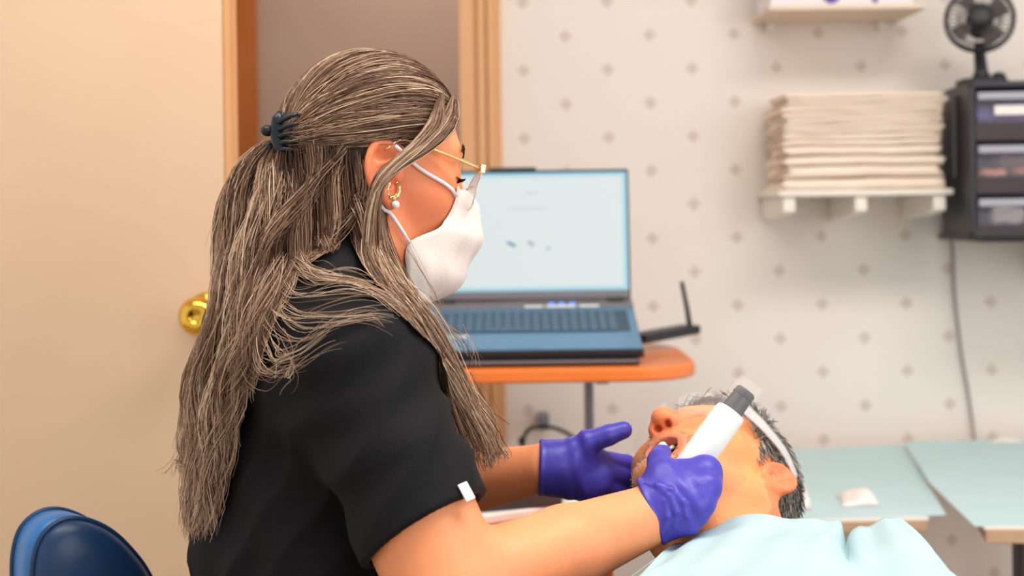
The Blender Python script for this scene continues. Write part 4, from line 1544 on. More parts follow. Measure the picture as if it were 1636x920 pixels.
def w_cloth(p):
    return np.minimum(near(p, chest, 0.75, lambda q: smin(w_torso(q, 0.013), near(q, Sr * 0.5 + Er * 0.5, 0.4, lambda z: rcone(z, Sr + (0.004, 0, 0.004), Er, 0.069, 0.066)), 0.022)),
                      near(p, WH.w((0, 0, 0.0)), 0.3, lambda q: np.minimum(smin(ell(WH.loc(q), (0, 0.002, 0.040), (0.076, 0.088, 0.084)), ell(WH.loc(q), (0, 0.032, -0.012), (0.062, 0.066, 0.087)), 0.03), w_neck(q))))


def lock(guide, w0, n, rng, K=30, wave=0.004, freq=2.0, flat=0.6, stray=0.0):
    """bundle of strands along a guide [(px,py,Y,width)], width in metres"""
    pts = []
    for x, y, Y, wd in guide:
        sp_ = surf(w_cloth, x, y, 0.004 + wd * 0.12)
        if sp_ is not None and sp_[1] < Y:
            Y = sp_[1]
        pts.append((*at(x, y, Y), wd))
    g = smooth_path(pts, K)
    P, wd = g[:, :3], g[:, 3]
    T = np.gradient(P, axis=0)
    T /= np.linalg.norm(T, axis=1, keepdims=True)
    view = P - CAM
    view /= np.linalg.norm(view, axis=1, keepdims=True)
    A = np.cross(T, view)
    A /= np.linalg.norm(A, axis=1, keepdims=True)
    B = np.cross(T, A)
    rr, an = np.sqrt(rng.uniform(0, 1, n)), rng.uniform(0, 6.283, n)
    u, v = rr * np.cos(an), rr * np.sin(an) * flat
    t = np.linspace(0, 1, K)
    nc = max(3, n // 28)
    cl_ = rng.integers(0, nc, n)
    cr2, ca2 = np.sqrt(rng.uniform(0, 1, nc)), rng.uniform(0, 6.283, nc)
    cu, cv = (cr2 * np.cos(ca2))[cl_], (cr2 * np.sin(ca2) * flat)[cl_]
    near_c = 0.72 * np.clip((t - 0.05) / 0.5, 0, 1)[None]
    U = u[:, None] * (1 - near_c) + cu[:, None] * near_c
    V = v[:, None] * (1 - near_c) + cv[:, None] * near_c
    ph = rng.uniform(0, 1, n) + (rng.uniform(0, 6.283, nc))[cl_]
    ends = rng.uniform(0.80, 1.0, nc)[cl_]
    ph2 = rng.uniform(0, 6.283, n)
    wa = wave * (0.3 + t[None]) * np.sin(freq * 6.283 * t[None] + ph[:, None])
    wb = wave * (0.3 + t[None]) * np.cos(freq * 5.1 * t[None] + ph2[:, None])
    st = stray * rng.normal(0, 1, n)[:, None] * t[None] ** 2
    off = (U * wd[None] * 0.5 + wa + st)
    off2 = (V * wd[None] * 0.5 + wb)
    paths = P[None] + off[..., None] * A[None] + off2[..., None] * B[None]
    # uneven ends
    cut = ends * rng.uniform(0.90, 1.0, n)
    tt = t[None] * cut[:, None]
    idx = tt * (K - 1)
    i0 = np.clip(idx.astype(int), 0, K - 2)
    fr = (idx - i0)[..., None]
    r_ = np.arange(n)[:, None]
    paths = paths[r_, i0] * (1 - fr) + paths[r_, i0 + 1] * fr
    return paths, np.clip((u + 1) / 4 + (cl_ % 7) / 14, 0, 1)


HC, HRr = np.array([0, 0.001, 0.041]), np.array([0.081, 0.094, 0.090])
CLIP = np.array([0.018, -0.103, 0.020])


def on_scalp(root, N, rng, K=26, lift=0.004):
    """strands from hairline roots swept over the skull to the clip"""
    a = (root - HC) / HRr
    a /= np.linalg.norm(a, axis=1, keepdims=True)
    end = CLIP[None] + np.stack([rng.normal(0, 0.008, N), rng.normal(0, 0.002, N), rng.normal(0, 0.006, N)], 1)
    # spread at the clip follows the side the strand comes from
    end[:, 0] += 0.010 * np.clip(a[:, 0], -1, 1)
    end[:, 2] += 0.010 * np.clip(a[:, 2] - 0.3, -1, 1)
    b = (end - HC) / HRr
    bl = np.linalg.norm(b, axis=1)
    b = b / bl[:, None]
    om = np.arccos(np.clip((a * b).sum(1), -1, 1))
    t = np.linspace(0, 1, K)
    so = np.sin(om)[:, None]
    P = (np.sin((1 - t)[None] * om[:, None]) / so)[..., None] * a[:, None] + (np.sin(t[None] * om[:, None]) / so)[..., None] * b[:, None]
    rad = 1 + (bl[:, None] - 1) * t[None] ** 3 + rng.uniform(-0.03, 0.045, N)[:, None] * np.sin(t * math.pi)[None] + 0.03 * np.sin(t * math.pi)[None]
    sag = 0.10 * np.sin(t * math.pi)[None] * np.clip(0.5 - a[:, 2], 0, 1)[:, None]
    P[..., 2] -= sag
    P /= np.linalg.norm(P, axis=2, keepdims=True)
    rad = rad + (0.016 * np.sin(om * 55 + a[:, 0] * 30) * 0 + 0.014 * np.sin(np.arctan2(a[:, 2], a[:, 0]) * 26))[:, None] * np.sin(t * math.pi)[None] ** 0.5
    P = P * rad[..., None]
    return P * HRr + HC


r1 = np.random.default_rng(11)
allp, allc, allr = [], [], []


def put(paths, cols, r):
    allp.append(paths)
    allc.append(cols)
    allr.append(r)


K = 21
# swept-back crown hair; roots along the hairline from over one ear across the brow to the other
N = 4800
ang = r1.uniform(-1, 1, N)
hl = smooth_path([(0.0835, -0.012, 0.040), (0.082, 0.025, 0.046), (0.075, 0.058, 0.060), (0.055, 0.082, 0.078), (0.030, 0.092, 0.092), (0.0, 0.094, 0.098)], 60)
ii = (np.abs(ang) * 59).astype(int)
root = hl[59 - ii].copy()
root[:, 0] *= np.sign(ang)
# some roots sit further back on the crown
bk = r1.uniform(0, 1, N) ** 2 * 0.9
tgt = np.array([0, -0.03, 0.138])
root = root * (1 - 0.6 * bk[:, None]) + tgt * 0.6 * bk[:, None] + r1.normal(0, 0.0035, (N, 3))
P = on_scalp(root, N, r1, K)
nz = 0.0016 * np.sin(np.linspace(0, 5, K)[None] * 2 + ang[:, None] * 60)[..., None] * np.array([0.3, 0.1, 1.0])
put(WH.w((P + nz).reshape(-1, 3)).reshape(P.shape), hair_cols(N, K, (ang + 1) / 2, r1, 0.47, 0.34, 7), r1.uniform(0.00028, 0.00058, N))
# hair behind and below the ear lies on the head and runs down
N = 900
sd_ = r1.uniform(-1, 1, N)
root = np.stack([np.where(np.abs(sd_) > 0.3, np.sign(sd_) * 0.076, sd_ * 0.2), -0.03 - 0.08 * (1 - np.abs(sd_)), 0.002 + 0.014 * r1.uniform(-1, 1, N)], 1)
Gd = []
for k, t in enumerate(np.linspace(0, 1, K)):
    p = root.copy()
    p[:, 2] -= 0.12 * t
    p[:, 1] -= 0.030 * t + 0.01 * np.sin(t * 6 + sd_ * 9)
    p[:, 0] *= 1 + 0.12 * math.sin(t * 3.1)
    Gd.append(p)
P = np.stack(Gd, 1) + r1.normal(0, 0.002, (N, 1, 3))
q = (P - HC) / (HRr * 0.98)
ln = np.linalg.norm(q[..., :2], axis=2, keepdims=True)
put(WH.w(P.reshape(-1, 3)).reshape(P.shape), hair_cols(N, K, (sd_ + 1) / 2, r1, 0.32, 0.2, 9), r1.uniform(0.0004, 0.0007, N))

LOCKS = [
    # front piece from the brow over the ear and down to the chest
    ([(726, 156, 1.52, 0.005), (716, 194, 1.455, 0.022), (678, 232, 1.43, 0.018), (646, 256, 1.415, 0.011), (616, 282, 1.405, 0.007), (602, 308, 1.405, 0.006), (595, 355, 1.41, 0.010), (598, 425, 1.41, 0.016), (640, 485, 1.40, 0.022), (684, 540, 1.39, 0.024), (715, 610, 1.40, 0.028)], 420, 0.003, 1.0, 0.53, 0.25),
    ([(706, 150, 1.47, 0.004), (696, 200, 1.44, 0.018), (664, 236, 1.43, 0.013), (634, 258, 1.415, 0.006), (606, 288, 1.41, 0.004), (596, 340, 1.41, 0.010), (588, 410, 1.41, 0.016)], 180, 0.002, 1.0, 0.50, 0.3),
    # behind-the-ear sheet falling forward over the shoulder
    ([(588, 262, 1.475, 0.016), (586, 300, 1.44, 0.024), (588, 350, 1.43, 0.034), (592, 410, 1.42, 0.040), (622, 462, 1.41, 0.040), (668, 515, 1.395, 0.036), (706, 585, 1.39, 0.032), (738, 655, 1.40, 0.034), (768, 715, 1.42, 0.036), (782, 765, 1.44, 0.022)], 700, 0.005, 1.6, 0.55, 0.1),
    ([(594, 280, 1.47, 0.02), (600, 370, 1.44, 0.03), (620, 430, 1.44, 0.03), (655, 490, 1.43, 0.03), (700, 560, 1.42, 0.03), (735, 640, 1.43, 0.03), (762, 700, 1.45, 0.034), (778, 750, 1.46, 0.03)], 420, 0.005, 1.4, 0.42, 0.1),
    ([(700, 570, 1.42, 0.020), (745, 630, 1.43, 0.022), (775, 680, 1.44, 0.030), (790, 725, 1.45, 0.024), (800, 745, 1.45, 0.012)], 130, 0.005, 1.2, 0.62, 0.0),
    # mid sheet under the clip, towards the neck
    ([(470, 250, 1.50, 0.014), (500, 285, 1.46, 0.036), (515, 335, 1.43, 0.040), (520, 380, 1.44, 0.024), (522, 410, 1.44, 0.010)], 300, 0.004, 1.2, 0.38, 0.25),
    ([(530, 258, 1.49, 0.030), (550, 295, 1.45, 0.046), (574, 345, 1.42, 0.032), (588, 400, 1.42, 0.022), (618, 452, 1.41, 0.016), (660, 502, 1.40, 0.012)], 400, 0.003, 1.2, 0.38, 0.25),
    ([(448, 232, 1.50, 0.018), (432, 280, 1.46, 0.045), (440, 350, 1.43, 0.050), (452, 405, 1.425, 0.034), (505, 440, 1.40, 0.016), (570, 455, 1.385, 0.010), (640, 500, 1.385, 0.010), (690, 555, 1.39, 0.012)], 90, 0.003, 1.0, 0.55, 0.2),
    # tail from the clip over the back
    ([(440, 236, 1.50, 0.022), (412, 285, 1.48, 0.055), (398, 350, 1.47, 0.065), (386, 430, 1.46, 0.064), (376, 510, 1.45, 0.054), (350, 600, 1.445, 0.056), (336, 690, 1.44, 0.038), (326, 780, 1.44, 0.026), (322, 870, 1.44, 0.018)], 1150, 0.009, 2.3, 0.50, 0.2),
    ([(436, 240, 1.51, 0.018), (398, 290, 1.52, 0.040), (372, 360, 1.53, 0.045), (368, 440, 1.52, 0.034), (354, 520, 1.51, 0.028), (320, 610, 1.50, 0.036), (316, 690, 1.49, 0.030), (305, 737, 1.485, 0.020), (276, 748, 1.48, 0.010)], 420, 0.006, 2.2, 0.52, 0.2),
    ([(450, 240, 1.48, 0.022), (445, 300, 1.44, 0.050), (432, 370, 1.42, 0.055), (412, 450, 1.41, 0.058), (396, 530, 1.40, 0.050), (376, 610, 1.395, 0.038), (354, 690, 1.40, 0.028), (338, 780, 1.405, 0.020), (328, 866, 1.41, 0.012)], 850, 0.010, 2.6, 0.54, 0.2),
    ([(462, 244, 1.46, 0.020), (470, 310, 1.43, 0.045), (462, 380, 1.42, 0.046), (446, 450, 1.40, 0.042), (424, 520, 1.385, 0.040), (404, 585, 1.38, 0.030), (384, 640, 1.38, 0.018)], 420, 0.008, 2.0, 0.44, 0.2),
    ([(388, 420, 1.47, 0.044), (366, 520, 1.47, 0.044), (330, 620, 1.47, 0.050), (322, 720, 1.465, 0.034), (318, 800, 1.46, 0.026), (314, 868, 1.46, 0.018)], 520, 0.006, 2.0, 0.47, 0.0),
]
for gi, (gd, n, wv, fq, lt, rt) in enumerate(LOCKS):
    n = int(n * 1.35)
    p, s = lock(gd, 0, n, r1, K, wv, fq, 0.7, 0.004)
    put(p, hair_cols(n, K, s, r1, lt + 0.04, rt, 3), r1.uniform(0.0003, 0.0006, n))
# wispy curls spread over the shoulder and flyaways
WISP = [([(400, 420), (430, 480), (470, 512), (530, 508), (600, 503), (650, 530)], 26), ([(430, 440), (440, 500), (480, 530), (530, 515), (590, 500), (630, 512)], 22),
        ([(410, 450), (420, 520), (440, 570), (470, 565), (520, 540), (560, 520)], 26), ([(440, 430), (470, 470), (540, 470), (610, 480), (660, 515)], 20),
        ([(420, 500), (415, 560), (430, 590), (470, 575), (500, 555)], 20), ([(400, 520), (405, 580), (425, 600), (460, 590), (490, 565)], 16),
        ([(460, 420), (500, 450), (560, 452), (620, 480), (665, 520)], 18), ([(395, 560), (398, 610), (408, 650)], 12), ([(365, 620), (372, 680), (380, 720)], 10), ([(440, 545), (462, 580), (470, 605), (455, 600)], 7),
        ([(345, 650), (352, 740), (362, 790)], 12), ([(480, 400), (505, 430), (540, 440), (600, 462)], 18)]
for gi, (pts, n) in enumerate(WISP):
    gd = [(x, y, 1.46, 0.034) for x, y in pts]
    n = max(5, int(n * 0.6))
    p, s = lock(gd, 0, n, r1, K, 0.006, 1.3, 0.3, 0.008)
    put(p, hair_cols(n, K, s, r1, 0.62, 0.0, 3), r1.uniform(0.00022, 0.00036, n))
FLY = [([(520, 125), (480, 160), (455, 200)], 1.50), ([(540, 108), (500, 135), (465, 180)], 1.49), ([(360, 330), (345, 380), (340, 400)], 1.5),        ([(745, 600), (790, 650), (822, 690)], 1.44), ([(735, 520), (755, 560), (770, 600)], 1.42), ([(300, 700), (270, 745), (262, 760)], 1.47), ([(680, 480), (720, 530), (745, 575)], 1.41),
       ([(690, 500), (735, 545), (752, 580)], 1.41), ([(640, 380), (668, 420), (700, 480), (705, 520)], 1.395)]
for pts, Y in FLY:
    p, s = lock([(x, y, Y, 0.02) for x, y in pts], 0, 7, r1, K, 0.004, 0.8, 0.4, 0.006)
    put(p, hair_cols(7, K, s, r1, 0.5, 0.0, 3), r1.uniform(0.00016, 0.00026, 7))

P = np.concatenate(allp)


P = guard(P, w_cloth, 0.0045)
hair = strands('hair', P, np.concatenate(allr), np.concatenate(allc), m_hair, wo)


# dark undermass that the strands lie on
def under(p):
    q = WH.loc(p)
    d = ell(q, HC - (0, 0.003, 0.001), HRr * 0.965)
    d = smax(d, -(ell(q, (0.0, 0.085, -0.035), (0.115, 0.075, 0.115))), 0.01)
    d = smax(d, -ell(q, (0.085, -0.002, -0.005), (0.024, 0.034, 0.040)), 0.004)
    d = smax(d, -ell(q, (-0.085, -0.002, -0.005), (0.024, 0.034, 0.040)), 0.004)
    for ch in ([(440, 250, 1.51, 0.012), (420, 300, 1.50, 0.022), (398, 400, 1.48, 0.026), (365, 520, 1.47, 0.024), (342, 650, 1.465, 0.018), (328, 760, 1.455, 0.010)],
               [(470, 250, 1.50, 0.014), (490, 310, 1.47, 0.026), (500, 370, 1.465, 0.022)], [(540, 270, 1.46, 0.02), (560, 330, 1.45, 0.02), (585, 400, 1.44, 0.012), (640, 480, 1.42, 0.007), (700, 570, 1.415, 0.007)]):
        for (a0, b0, c0, d0), (a1, b1, c1, d1) in zip(ch[:-1], ch[1:]):
            d = smin(d, rcone(p, at(a0, b0, c0), at(a1, b1, c1), d0, d1), 0.015)
    return d


sdf_obj('hair_underlayer', under, (-0.44, 1.34, 0.80), (0.02, 1.70, 1.34), 0.005, mat('dark hair mass', '43362E', 0.7, c2='54463B', scale=60, stretch=(1, 1, 0.2)), hair)

# brow and lashes
n = 70
for sx in (1, -1):
    t = r1.uniform(0, 1, n)
    x = 0.014 + 0.034 * t
    b0 = np.stack([x, 0.0945 - 0.35 * np.clip(t - 0.15, 0, 1) * 0.045 - 0.0005 * t, 0.040 + 0.005 * np.sin(t * 2.6) + r1.normal(0, 0.0014, n)], 1)
    dirn = np.stack([np.full(n, 0.006), np.full(n, -0.001), np.full(n, 0.0015)], 1)
    bp = np.stack([b0, b0 + dirn * 0.5 + (0, 0.0006, 0), b0 + dirn], 1) * np.array([sx, 1, 1])
    bw = guard(WH.w(bp.reshape(-1, 3)).reshape(bp.shape), woman, 0.0006)
    strands('eyebrow', bw, np.full(len(bw), 0.0004), np.tile(np.array(lin('4A352C')[:3]), (len(bw), 3, 1)), m_hair, wo)
for sx in (1, -1):
    lp = []
    for t in np.linspace(0, 1, 26):
        x = 0.019 + 0.028 * t
        b0 = np.array([x, 0.0865 - 0.010 * abs(t - 0.35) ** 1.5, 0.0125 + 0.001 * math.sin(t * 3)])
        tip = b0 + np.array([0.003 * (t - 0.3), 0.0085, -0.001 + 0.001 * t])
        lp.append(np.stack([b0 - (0, 0.002, 0), (b0 + tip) / 2 - (0, 0, 0.0015), tip]) * np.array([sx, 1, 1]))
    lp = np.array(lp)
    strands('eyelashes', WH.w(lp.reshape(-1, 3)).reshape(lp.shape), np.full(len(lp), 0.0005), np.tile(np.array(lin('1C1412')[:3]), (len(lp), 3, 1)), m_hair, wo)

# claw clip
m_clip = mat('dark teal black plastic', '12181E', 0.35, c2='161E26', scale=40)
cc = WH.w(CLIP + np.array([0.006, -0.003, 0.002]))
ca = unit(at(448, 205, 1.45) - at(452, 240, 1.45))          # long axis of the clip in the picture plane
cr_ = unit(at(430, 225, 1.45) - at(460, 220, 1.45))         # outwards from the head
cn = np.cross(ca, cr_)
cl = None
for sgn in (1, -1):
    for k, s in enumerate(np.linspace(-1, 1, 5)):
        p0 = cc + ca * s * 0.014 + cr_ * 0.002 + cn * sgn * 0.004
        p1 = p0 + cn * sgn * 0.012 - cr_ * 0.004
        p2 = p1 + cn * sgn * 0.002 - cr_ * 0.014 + ca * s * 0.004
        p3 = p2 - cn * sgn * 0.008 - cr_ * 0.008
        q = MB().tube(smooth_path([p0, p1, p2, p3], 12), np.linspace(0.0036, 0.0016, 12), 8)
        o = q.build('hair_clip' if cl is None else 'tooth', m_clip, wo if cl is None else cl, smooth=True)
        cl = cl or o
    MB().tube(smooth_path([cc + ca * 0.025 + cn * sgn * 0.008 - cr_ * 0.002, cc + ca * 0.012 + cn * sgn * 0.010 + cr_ * 0.002, cc + cn * sgn * 0.009 + cr_ * 0.004, cc - ca * 0.012 + cn * sgn * 0.010 + cr_ * 0.001, cc - ca * 0.026 + cn * sgn * 0.008 - cr_ * 0.008], 16), [0.002, 0.004] + [0.0062] * 12 + [0.004, 0.002], 10).build('jaw', m_clip, cl, smooth=True)
    MB().ball(cc + cr_ * 0.013 + ca * (0.008 if sgn > 0 else -0.008) + cn * sgn * 0.004, np.array([0.0075, 0.0085, 0.006]) * (1.0 if sgn > 0 else 0.72)).build('grip', m_clip, cl, smooth=True)
MB().cyl(cc - ca * 0.016 + cr_ * 0.005, cc + ca * 0.016 + cr_ * 0.005, 0.0032).build('spring', m_clip, cl)

# ================================================================== the patient
PH = Pose([[-0.7925, -0.4766, 0.3805], [0.4297, 0.0063, 0.9030], [-0.4327, 0.8791, 0.1998]], (0.2216, 1.6007, 0.8012))
PC, PR = np.array([0, -0.003, 0.043]), np.array([0.073, 0.090, 0.084])
pn = PH.w((0, -0.02, -0.06))
pbase = np.array([0.245, 1.41, 0.715])
pch = np.array([0.262, 1.22, 0.690])
ppe = np.array([0.275, 0.80, 0.640])
shR, shL = np.array([0.08, 1.37, 0.685]), np.array([0.43, 1.37, 0.685])
elR, elL = np.array([0.03, 1.10, 0.62]), np.array([0.50, 1.10, 0.62])
waR, waL = np.array([0.17, 0.86, 0.72]), np.array([0.37, 0.86, 0.72])
pkR, pkL = np.array([0.17, 0.36, 0.66]), np.array([0.38, 0.36, 0.66])
pfR, pfL = np.array([0.17, -0.06, 0.56]), np.array([0.38, -0.06, 0.56])


def p_torso(P, g=0.0):
    d = ell(P, pch, (0.175 + g, 0.22 + g, 0.105 + g))
    d = smin(d, ell(P, (pch + ppe) / 2, (0.16 + g, 0.24 + g, 0.105 + g)), 0.05)
    d = smin(d, ell(P, ppe, (0.17 + g, 0.14 + g, 0.105 + g)), 0.05)
    d = smin(d, rcone(P, shR, shL, 0.062 + g, 0.062 + g), 0.05)
    return d


def p_arm(P, s, e, w_, g=0.0):
    return smin(rcone(P, s, e, 0.056 + g, 0.044 + g), rcone(P, e, w_, 0.043 + g, 0.028 + g), 0.012)


def p_legs(P, g=0.0):
    d = None
    for k, f_, s in ((pkR, pfR, -0.09), (pkL, pfL, 0.09)):
        c = smin(rcone(P, ppe + (s, 0, 0), k, 0.09 + g, 0.06 + g), rcone(P, k, f_, 0.058 + g, 0.04 + g), 0.02)
        d = c if d is None else smin(d, c, 0.02)
    return d


def p_head(p):
    q = PH.loc(p)
    d = head_sdf(q, {'open': 0.016, 'jx': 0.009, 'cran': (PC, PR)})
    nk = rcone(p, pn, pbase, 0.062, 0.068)
    nk = smin(nk, rcone(p, PH.w((-0.058, -0.012, -0.035)), pbase + (0.02, 0.03, 0.045), 0.020, 0.016), 0.02)
    nk = smin(nk, rcone(p, PH.w((0, 0.035, -0.100)), pbase + (0.0, 0.03, 0.04), 0.026, 0.024), 0.03)
    return smin(d, nk, 0.02)


def patient(P):
    d = p_torso(P, -0.004)
    for s, e, w_ in ((shR, elR, waR), (shL, elL, waL)):
        d = smin(d, p_arm(P, s, e, w_), 0.02)
        d = smin(d, rcone(P, w_, w_ + (0.02 if s is shR else -0.02, -0.08, -0.005), 0.026, 0.02), 0.02)
    d = smin(d, p_legs(P), 0.03)
    for f_ in (pfR, pfL):
        d = smin(d, rcone(P, f_, f_ + (0, -0.06, 0.12), 0.04, 0.03), 0.03)
    return smin(d, near(P, PH.w((0, 0, 0)), 0.34, p_head), 0.03)


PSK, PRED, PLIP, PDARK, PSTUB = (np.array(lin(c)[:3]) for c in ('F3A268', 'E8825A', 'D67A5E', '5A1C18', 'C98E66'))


def patient_col(v):
    q = PH.loc(v.astype(f32)).astype(float)
    q[:, 0] += 0.009 * np.clip((-q[:, 2] - 0.03) / 0.04, 0, 1)
    a = np.abs(q[:, 0])
    ins = np.linalg.norm(q, axis=1) < 0.19
    k = np.where(ins & (q[:, 1] > 0.085) & (q[:, 2] > -0.035) & (q[:, 2] < 0.03), 0.6, 0.0) + np.where(ins & (a > 0.076), 0.75, 0)
    k = np.clip(k + 0.16 + 0.16 * wobble(v, 70, 5) + 0.10 * wobble(v, 240, 9), 0, 1)[:, None]
    c = PSK * (1 - k) + PRED * k
    sc_ = np.abs(np.linalg.norm((q - PC) / PR, axis=1) - 1) < 0.06
    sc_ &= (q[:, 2] > -0.03) & np.where(a < 0.055, q[:, 1] < 0.080 - 1.1 * np.clip(0.085 - q[:, 2], 0, 1), q[:, 1] < 0.026 + 0.55 * (q[:, 2] - 0.02)) & ~((a > 0.058) & (q[:, 1] > -0.03) & (q[:, 2] < 0.032))
    c = np.where(sc_[:, None], np.array(lin('7A6658')[:3]), c)
    op = 0.016
    zc, rz = -0.066 - op * 0.45, 0.010 + op * 0.5
    st = ins & (q[:, 2] < -0.03) & (q[:, 1] > 0.02)
    s = np.where(st, 0.35 + 0.2 * wobble(v, 900, 7), 0)[:, None]
    c = c * (1 - s) + PSTUB * s
    rr = np.sqrt((q[:, 0] / 0.021) ** 2 + ((q[:, 2] - zc) / rz) ** 2)
    fr = q[:, 1] > 0.066
    lip = (ins & fr & (rr < 1.22) & (rr > 0.72))[:, None]
    c = np.where(lip, PLIP, c)
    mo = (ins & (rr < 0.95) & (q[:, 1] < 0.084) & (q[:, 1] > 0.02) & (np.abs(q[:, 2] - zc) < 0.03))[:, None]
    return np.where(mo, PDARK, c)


# body and head share one surface: fine voxels round the head, same field everywhere
pt = sdf_obj('person', patient, [(0.02, 1.385, 0.60), (-0.08, -0.22, 0.44)], [(0.42, 1.80, 0.98), (0.60, 1.39, 0.98)], [0.0022, 0.008], m_skin, None, patient_col)
tag(pt, 'reclining gray-haired person with open mouth, blue paper bib on the chest', 'person')

m_shirt = mat('dark navy shirt', '20283C', 0.8, c2='262E42', scale=40)


def shirt(P):
    d = p_torso(P, 0.008)
    for s, e, w_ in ((shR, elR, waR), (shL, elL, waL)):
        d = smin(d, smax(p_arm(P, s, e, w_, 0.008), 0.95 - P[:, 1], 0.004), 0.02)
    d = smin(d, rcone(P, pbase, pbase + (0, 0.03, 0.02), 0.074, 0.074), 0.02)
    return smax(d, 0.74 - P[:, 1], 0.004)


sdf_obj('shirt', shirt, (-0.1, 0.7, 0.5), (0.62, 1.55, 0.86), 0.006, m_shirt, pt)


def slacks(P):
    d = smax(ell(P, ppe, (0.182, 0.152, 0.117)), P[:, 1] - 0.82, 0.004)
    return smax(smin(d, p_legs(P, 0.012), 0.03), -0.03 - P[:, 1], 0.004)


sdf_obj('slacks', slacks, (0.0, -0.1, 0.44), (0.58, 0.95, 0.8), 0.008, mat('grey slacks', '4A4C52', 0.85), pt)

# teeth
m_teeth = mat('teeth', 'EFE4D2', 0.25)
for k in range(-4, 5):
    x = k * 0.0062 - 0.0085
    y = 0.0855 - 0.9 * abs(k * 0.0062) ** 1.5 * 4
    MB().ball(PH.w((x, y - 0.001, -0.0645)), (0.0033, 0.0026, 0.0052), PH.R, 10).build('tooth', m_teeth, pt, smooth=True)
    if abs(k) < 4:
        MB().ball(PH.w((x, y - 0.012, -0.0905)), (0.0029, 0.0024, 0.0046), PH.R, 10).build('tooth', m_teeth, pt, smooth=True)

# gray hair
r2 = np.random.default_rng(23)
GP = np.array([lin(c)[:3] for c in ('3E3834', '625B56', '8C8680', 'B4B0AC', 'D2CFCC')])
N = 8500
dv = r2.normal(size=(N * 4, 3))
dv /= np.linalg.norm(dv, axis=1, keepdims=True)
root = dv * (PR + 0.0003) + PC
hline = np.where(np.abs(root[:, 0]) < 0.055, root[:, 1] < 0.082 - 1.1 * np.clip(0.085 - root[:, 2], 0, 1), root[:, 1] < 0.030 + 0.55 * (root[:, 2] - 0.02))
keep = hline & (root[:, 2] > -0.035 - 0.2 * root[:, 1] * 0) & ~((np.abs(root[:, 0]) > 0.06) & (root[:, 1] > -0.03) & (root[:, 2] < 0.030) & (root[:, 1] < 0.02))
root = root[keep][:N]
N = len(root)
nrm = (root - PC) / PR ** 2
nrm /= np.linalg.norm(nrm, axis=1, keepdims=True)
flow = np.stack([0.2 * np.sign(root[:, 0]), np.full(N, -0.8), np.where(root[:, 2] > 0.08, 0.25, -0.7)], 1)
flow[root[:, 1] > 0.03] = (0.0, 0.35, 0.75)
flow = flow + r2.normal(0, 0.35, (N, 3))
flow -= nrm * (flow * nrm).sum(1, keepdims=True)
flow /= np.linalg.norm(flow, axis=1, keepdims=True)
L_ = r2.uniform(0.012, 0.024, N) * np.where(root[:, 1] > 0.03, 1.7, np.where((root[:, 2] > 0.07), 1.35, 0.9))
t = np.linspace(0, 1, 6)
P = root[:, None] + (nrm[:, None] * (0.65 * t - 0.25 * t ** 2)[None, :, None] + flow[:, None] * (0.35 * t + 0.6 * t ** 2)[None, :, None]) * L_[:, None, None] - nrm[:, None] * 0.001
lv = np.clip(0.45 + 0.25 * wobble(root, 90, 2) + r2.normal(0, 0.2, N), 0, 0.999) * 4
i = lv.astype(int)
cc_ = GP[i] * (1 - (lv - i))[:, None] + GP[np.minimum(i + 1, 4)] * (lv - i)[:, None]
strands('hair', PH.w(P.reshape(-1, 3)).reshape(P.shape), r2.uniform(0.0005, 0.0008, N), np.repeat(cc_[:, None], 6, 1), m_hair, pt)
n = 120
for sx in (1, -1):
    t_ = r2.uniform(0, 1, n)
    b0 = np.stack([0.013 + 0.040 * t_, 0.0935 - 0.020 * t_ ** 2, 0.0435 + 0.004 * np.sin(t_ * 2.6) + r2.normal(0, 0.0018, n)], 1)
    dr_ = np.array([0.008, 0.001, 0.003]) + r2.normal(0, 0.0012, (n, 3))
    bp = np.stack([b0, b0 + dr_ * 0.5 + (0, 0.0015, 0), b0 + dr_ + (0, 0.001, 0)], 1) * np.array([sx, 1, 1])
    strands('eyebrow', guard(PH.w(bp.reshape(-1, 3)).reshape(bp.shape), patient, 0.0006), np.full(len(bp), 0.0005), np.tile(np.array(lin('5E3E30')[:3]), (len(bp), 3, 1)), m_hair, pt)

# short gray stubble on lip, chin and jaw
vv = np.zeros(len(pt.data.vertices) * 3, f32)
pt.data.vertices.foreach_get('co', vv)
vv = vv.reshape(-1, 3).astype(float)
ql = PH.loc(vv.astype(f32))
zc_ = -0.066 - 0.016 * 0.45
rr_ = np.sqrt(((ql[:, 0] + 0.009) / 0.021) ** 2 + ((ql[:, 2] - zc_) / 0.018) ** 2)
msk = (np.linalg.norm(ql, axis=1) < 0.18) & (ql[:, 1] > 0.062) & (ql[:, 2] < -0.046) & (ql[:, 2] > -0.135) & (rr_ > 1.35)
pk = vv[msk][r2.permutation(int(msk.sum()))[:2200]]
gn = sdf_grad(patient, pk, 0.003)
fl_ = np.array([0, -0.3, -0.6]) @ PH.R.T + r2.normal(0, 0.4, pk.shape)
le = r2.uniform(0.0014, 0.0034, len(pk))[:, None]
bp = np.stack([pk, pk + gn * le * 0.5 + fl_ * le * 0.2, pk + gn * le * 0.7 + fl_ * le * 0.7], 1)
gi_ = r2.integers(0, 5, len(pk))
strands('stubble', bp, np.full(len(pk), 0.00016), np.repeat(GP[gi_][:, None], 3, 1), m_hair, pt)['kind'] = 'stuff'

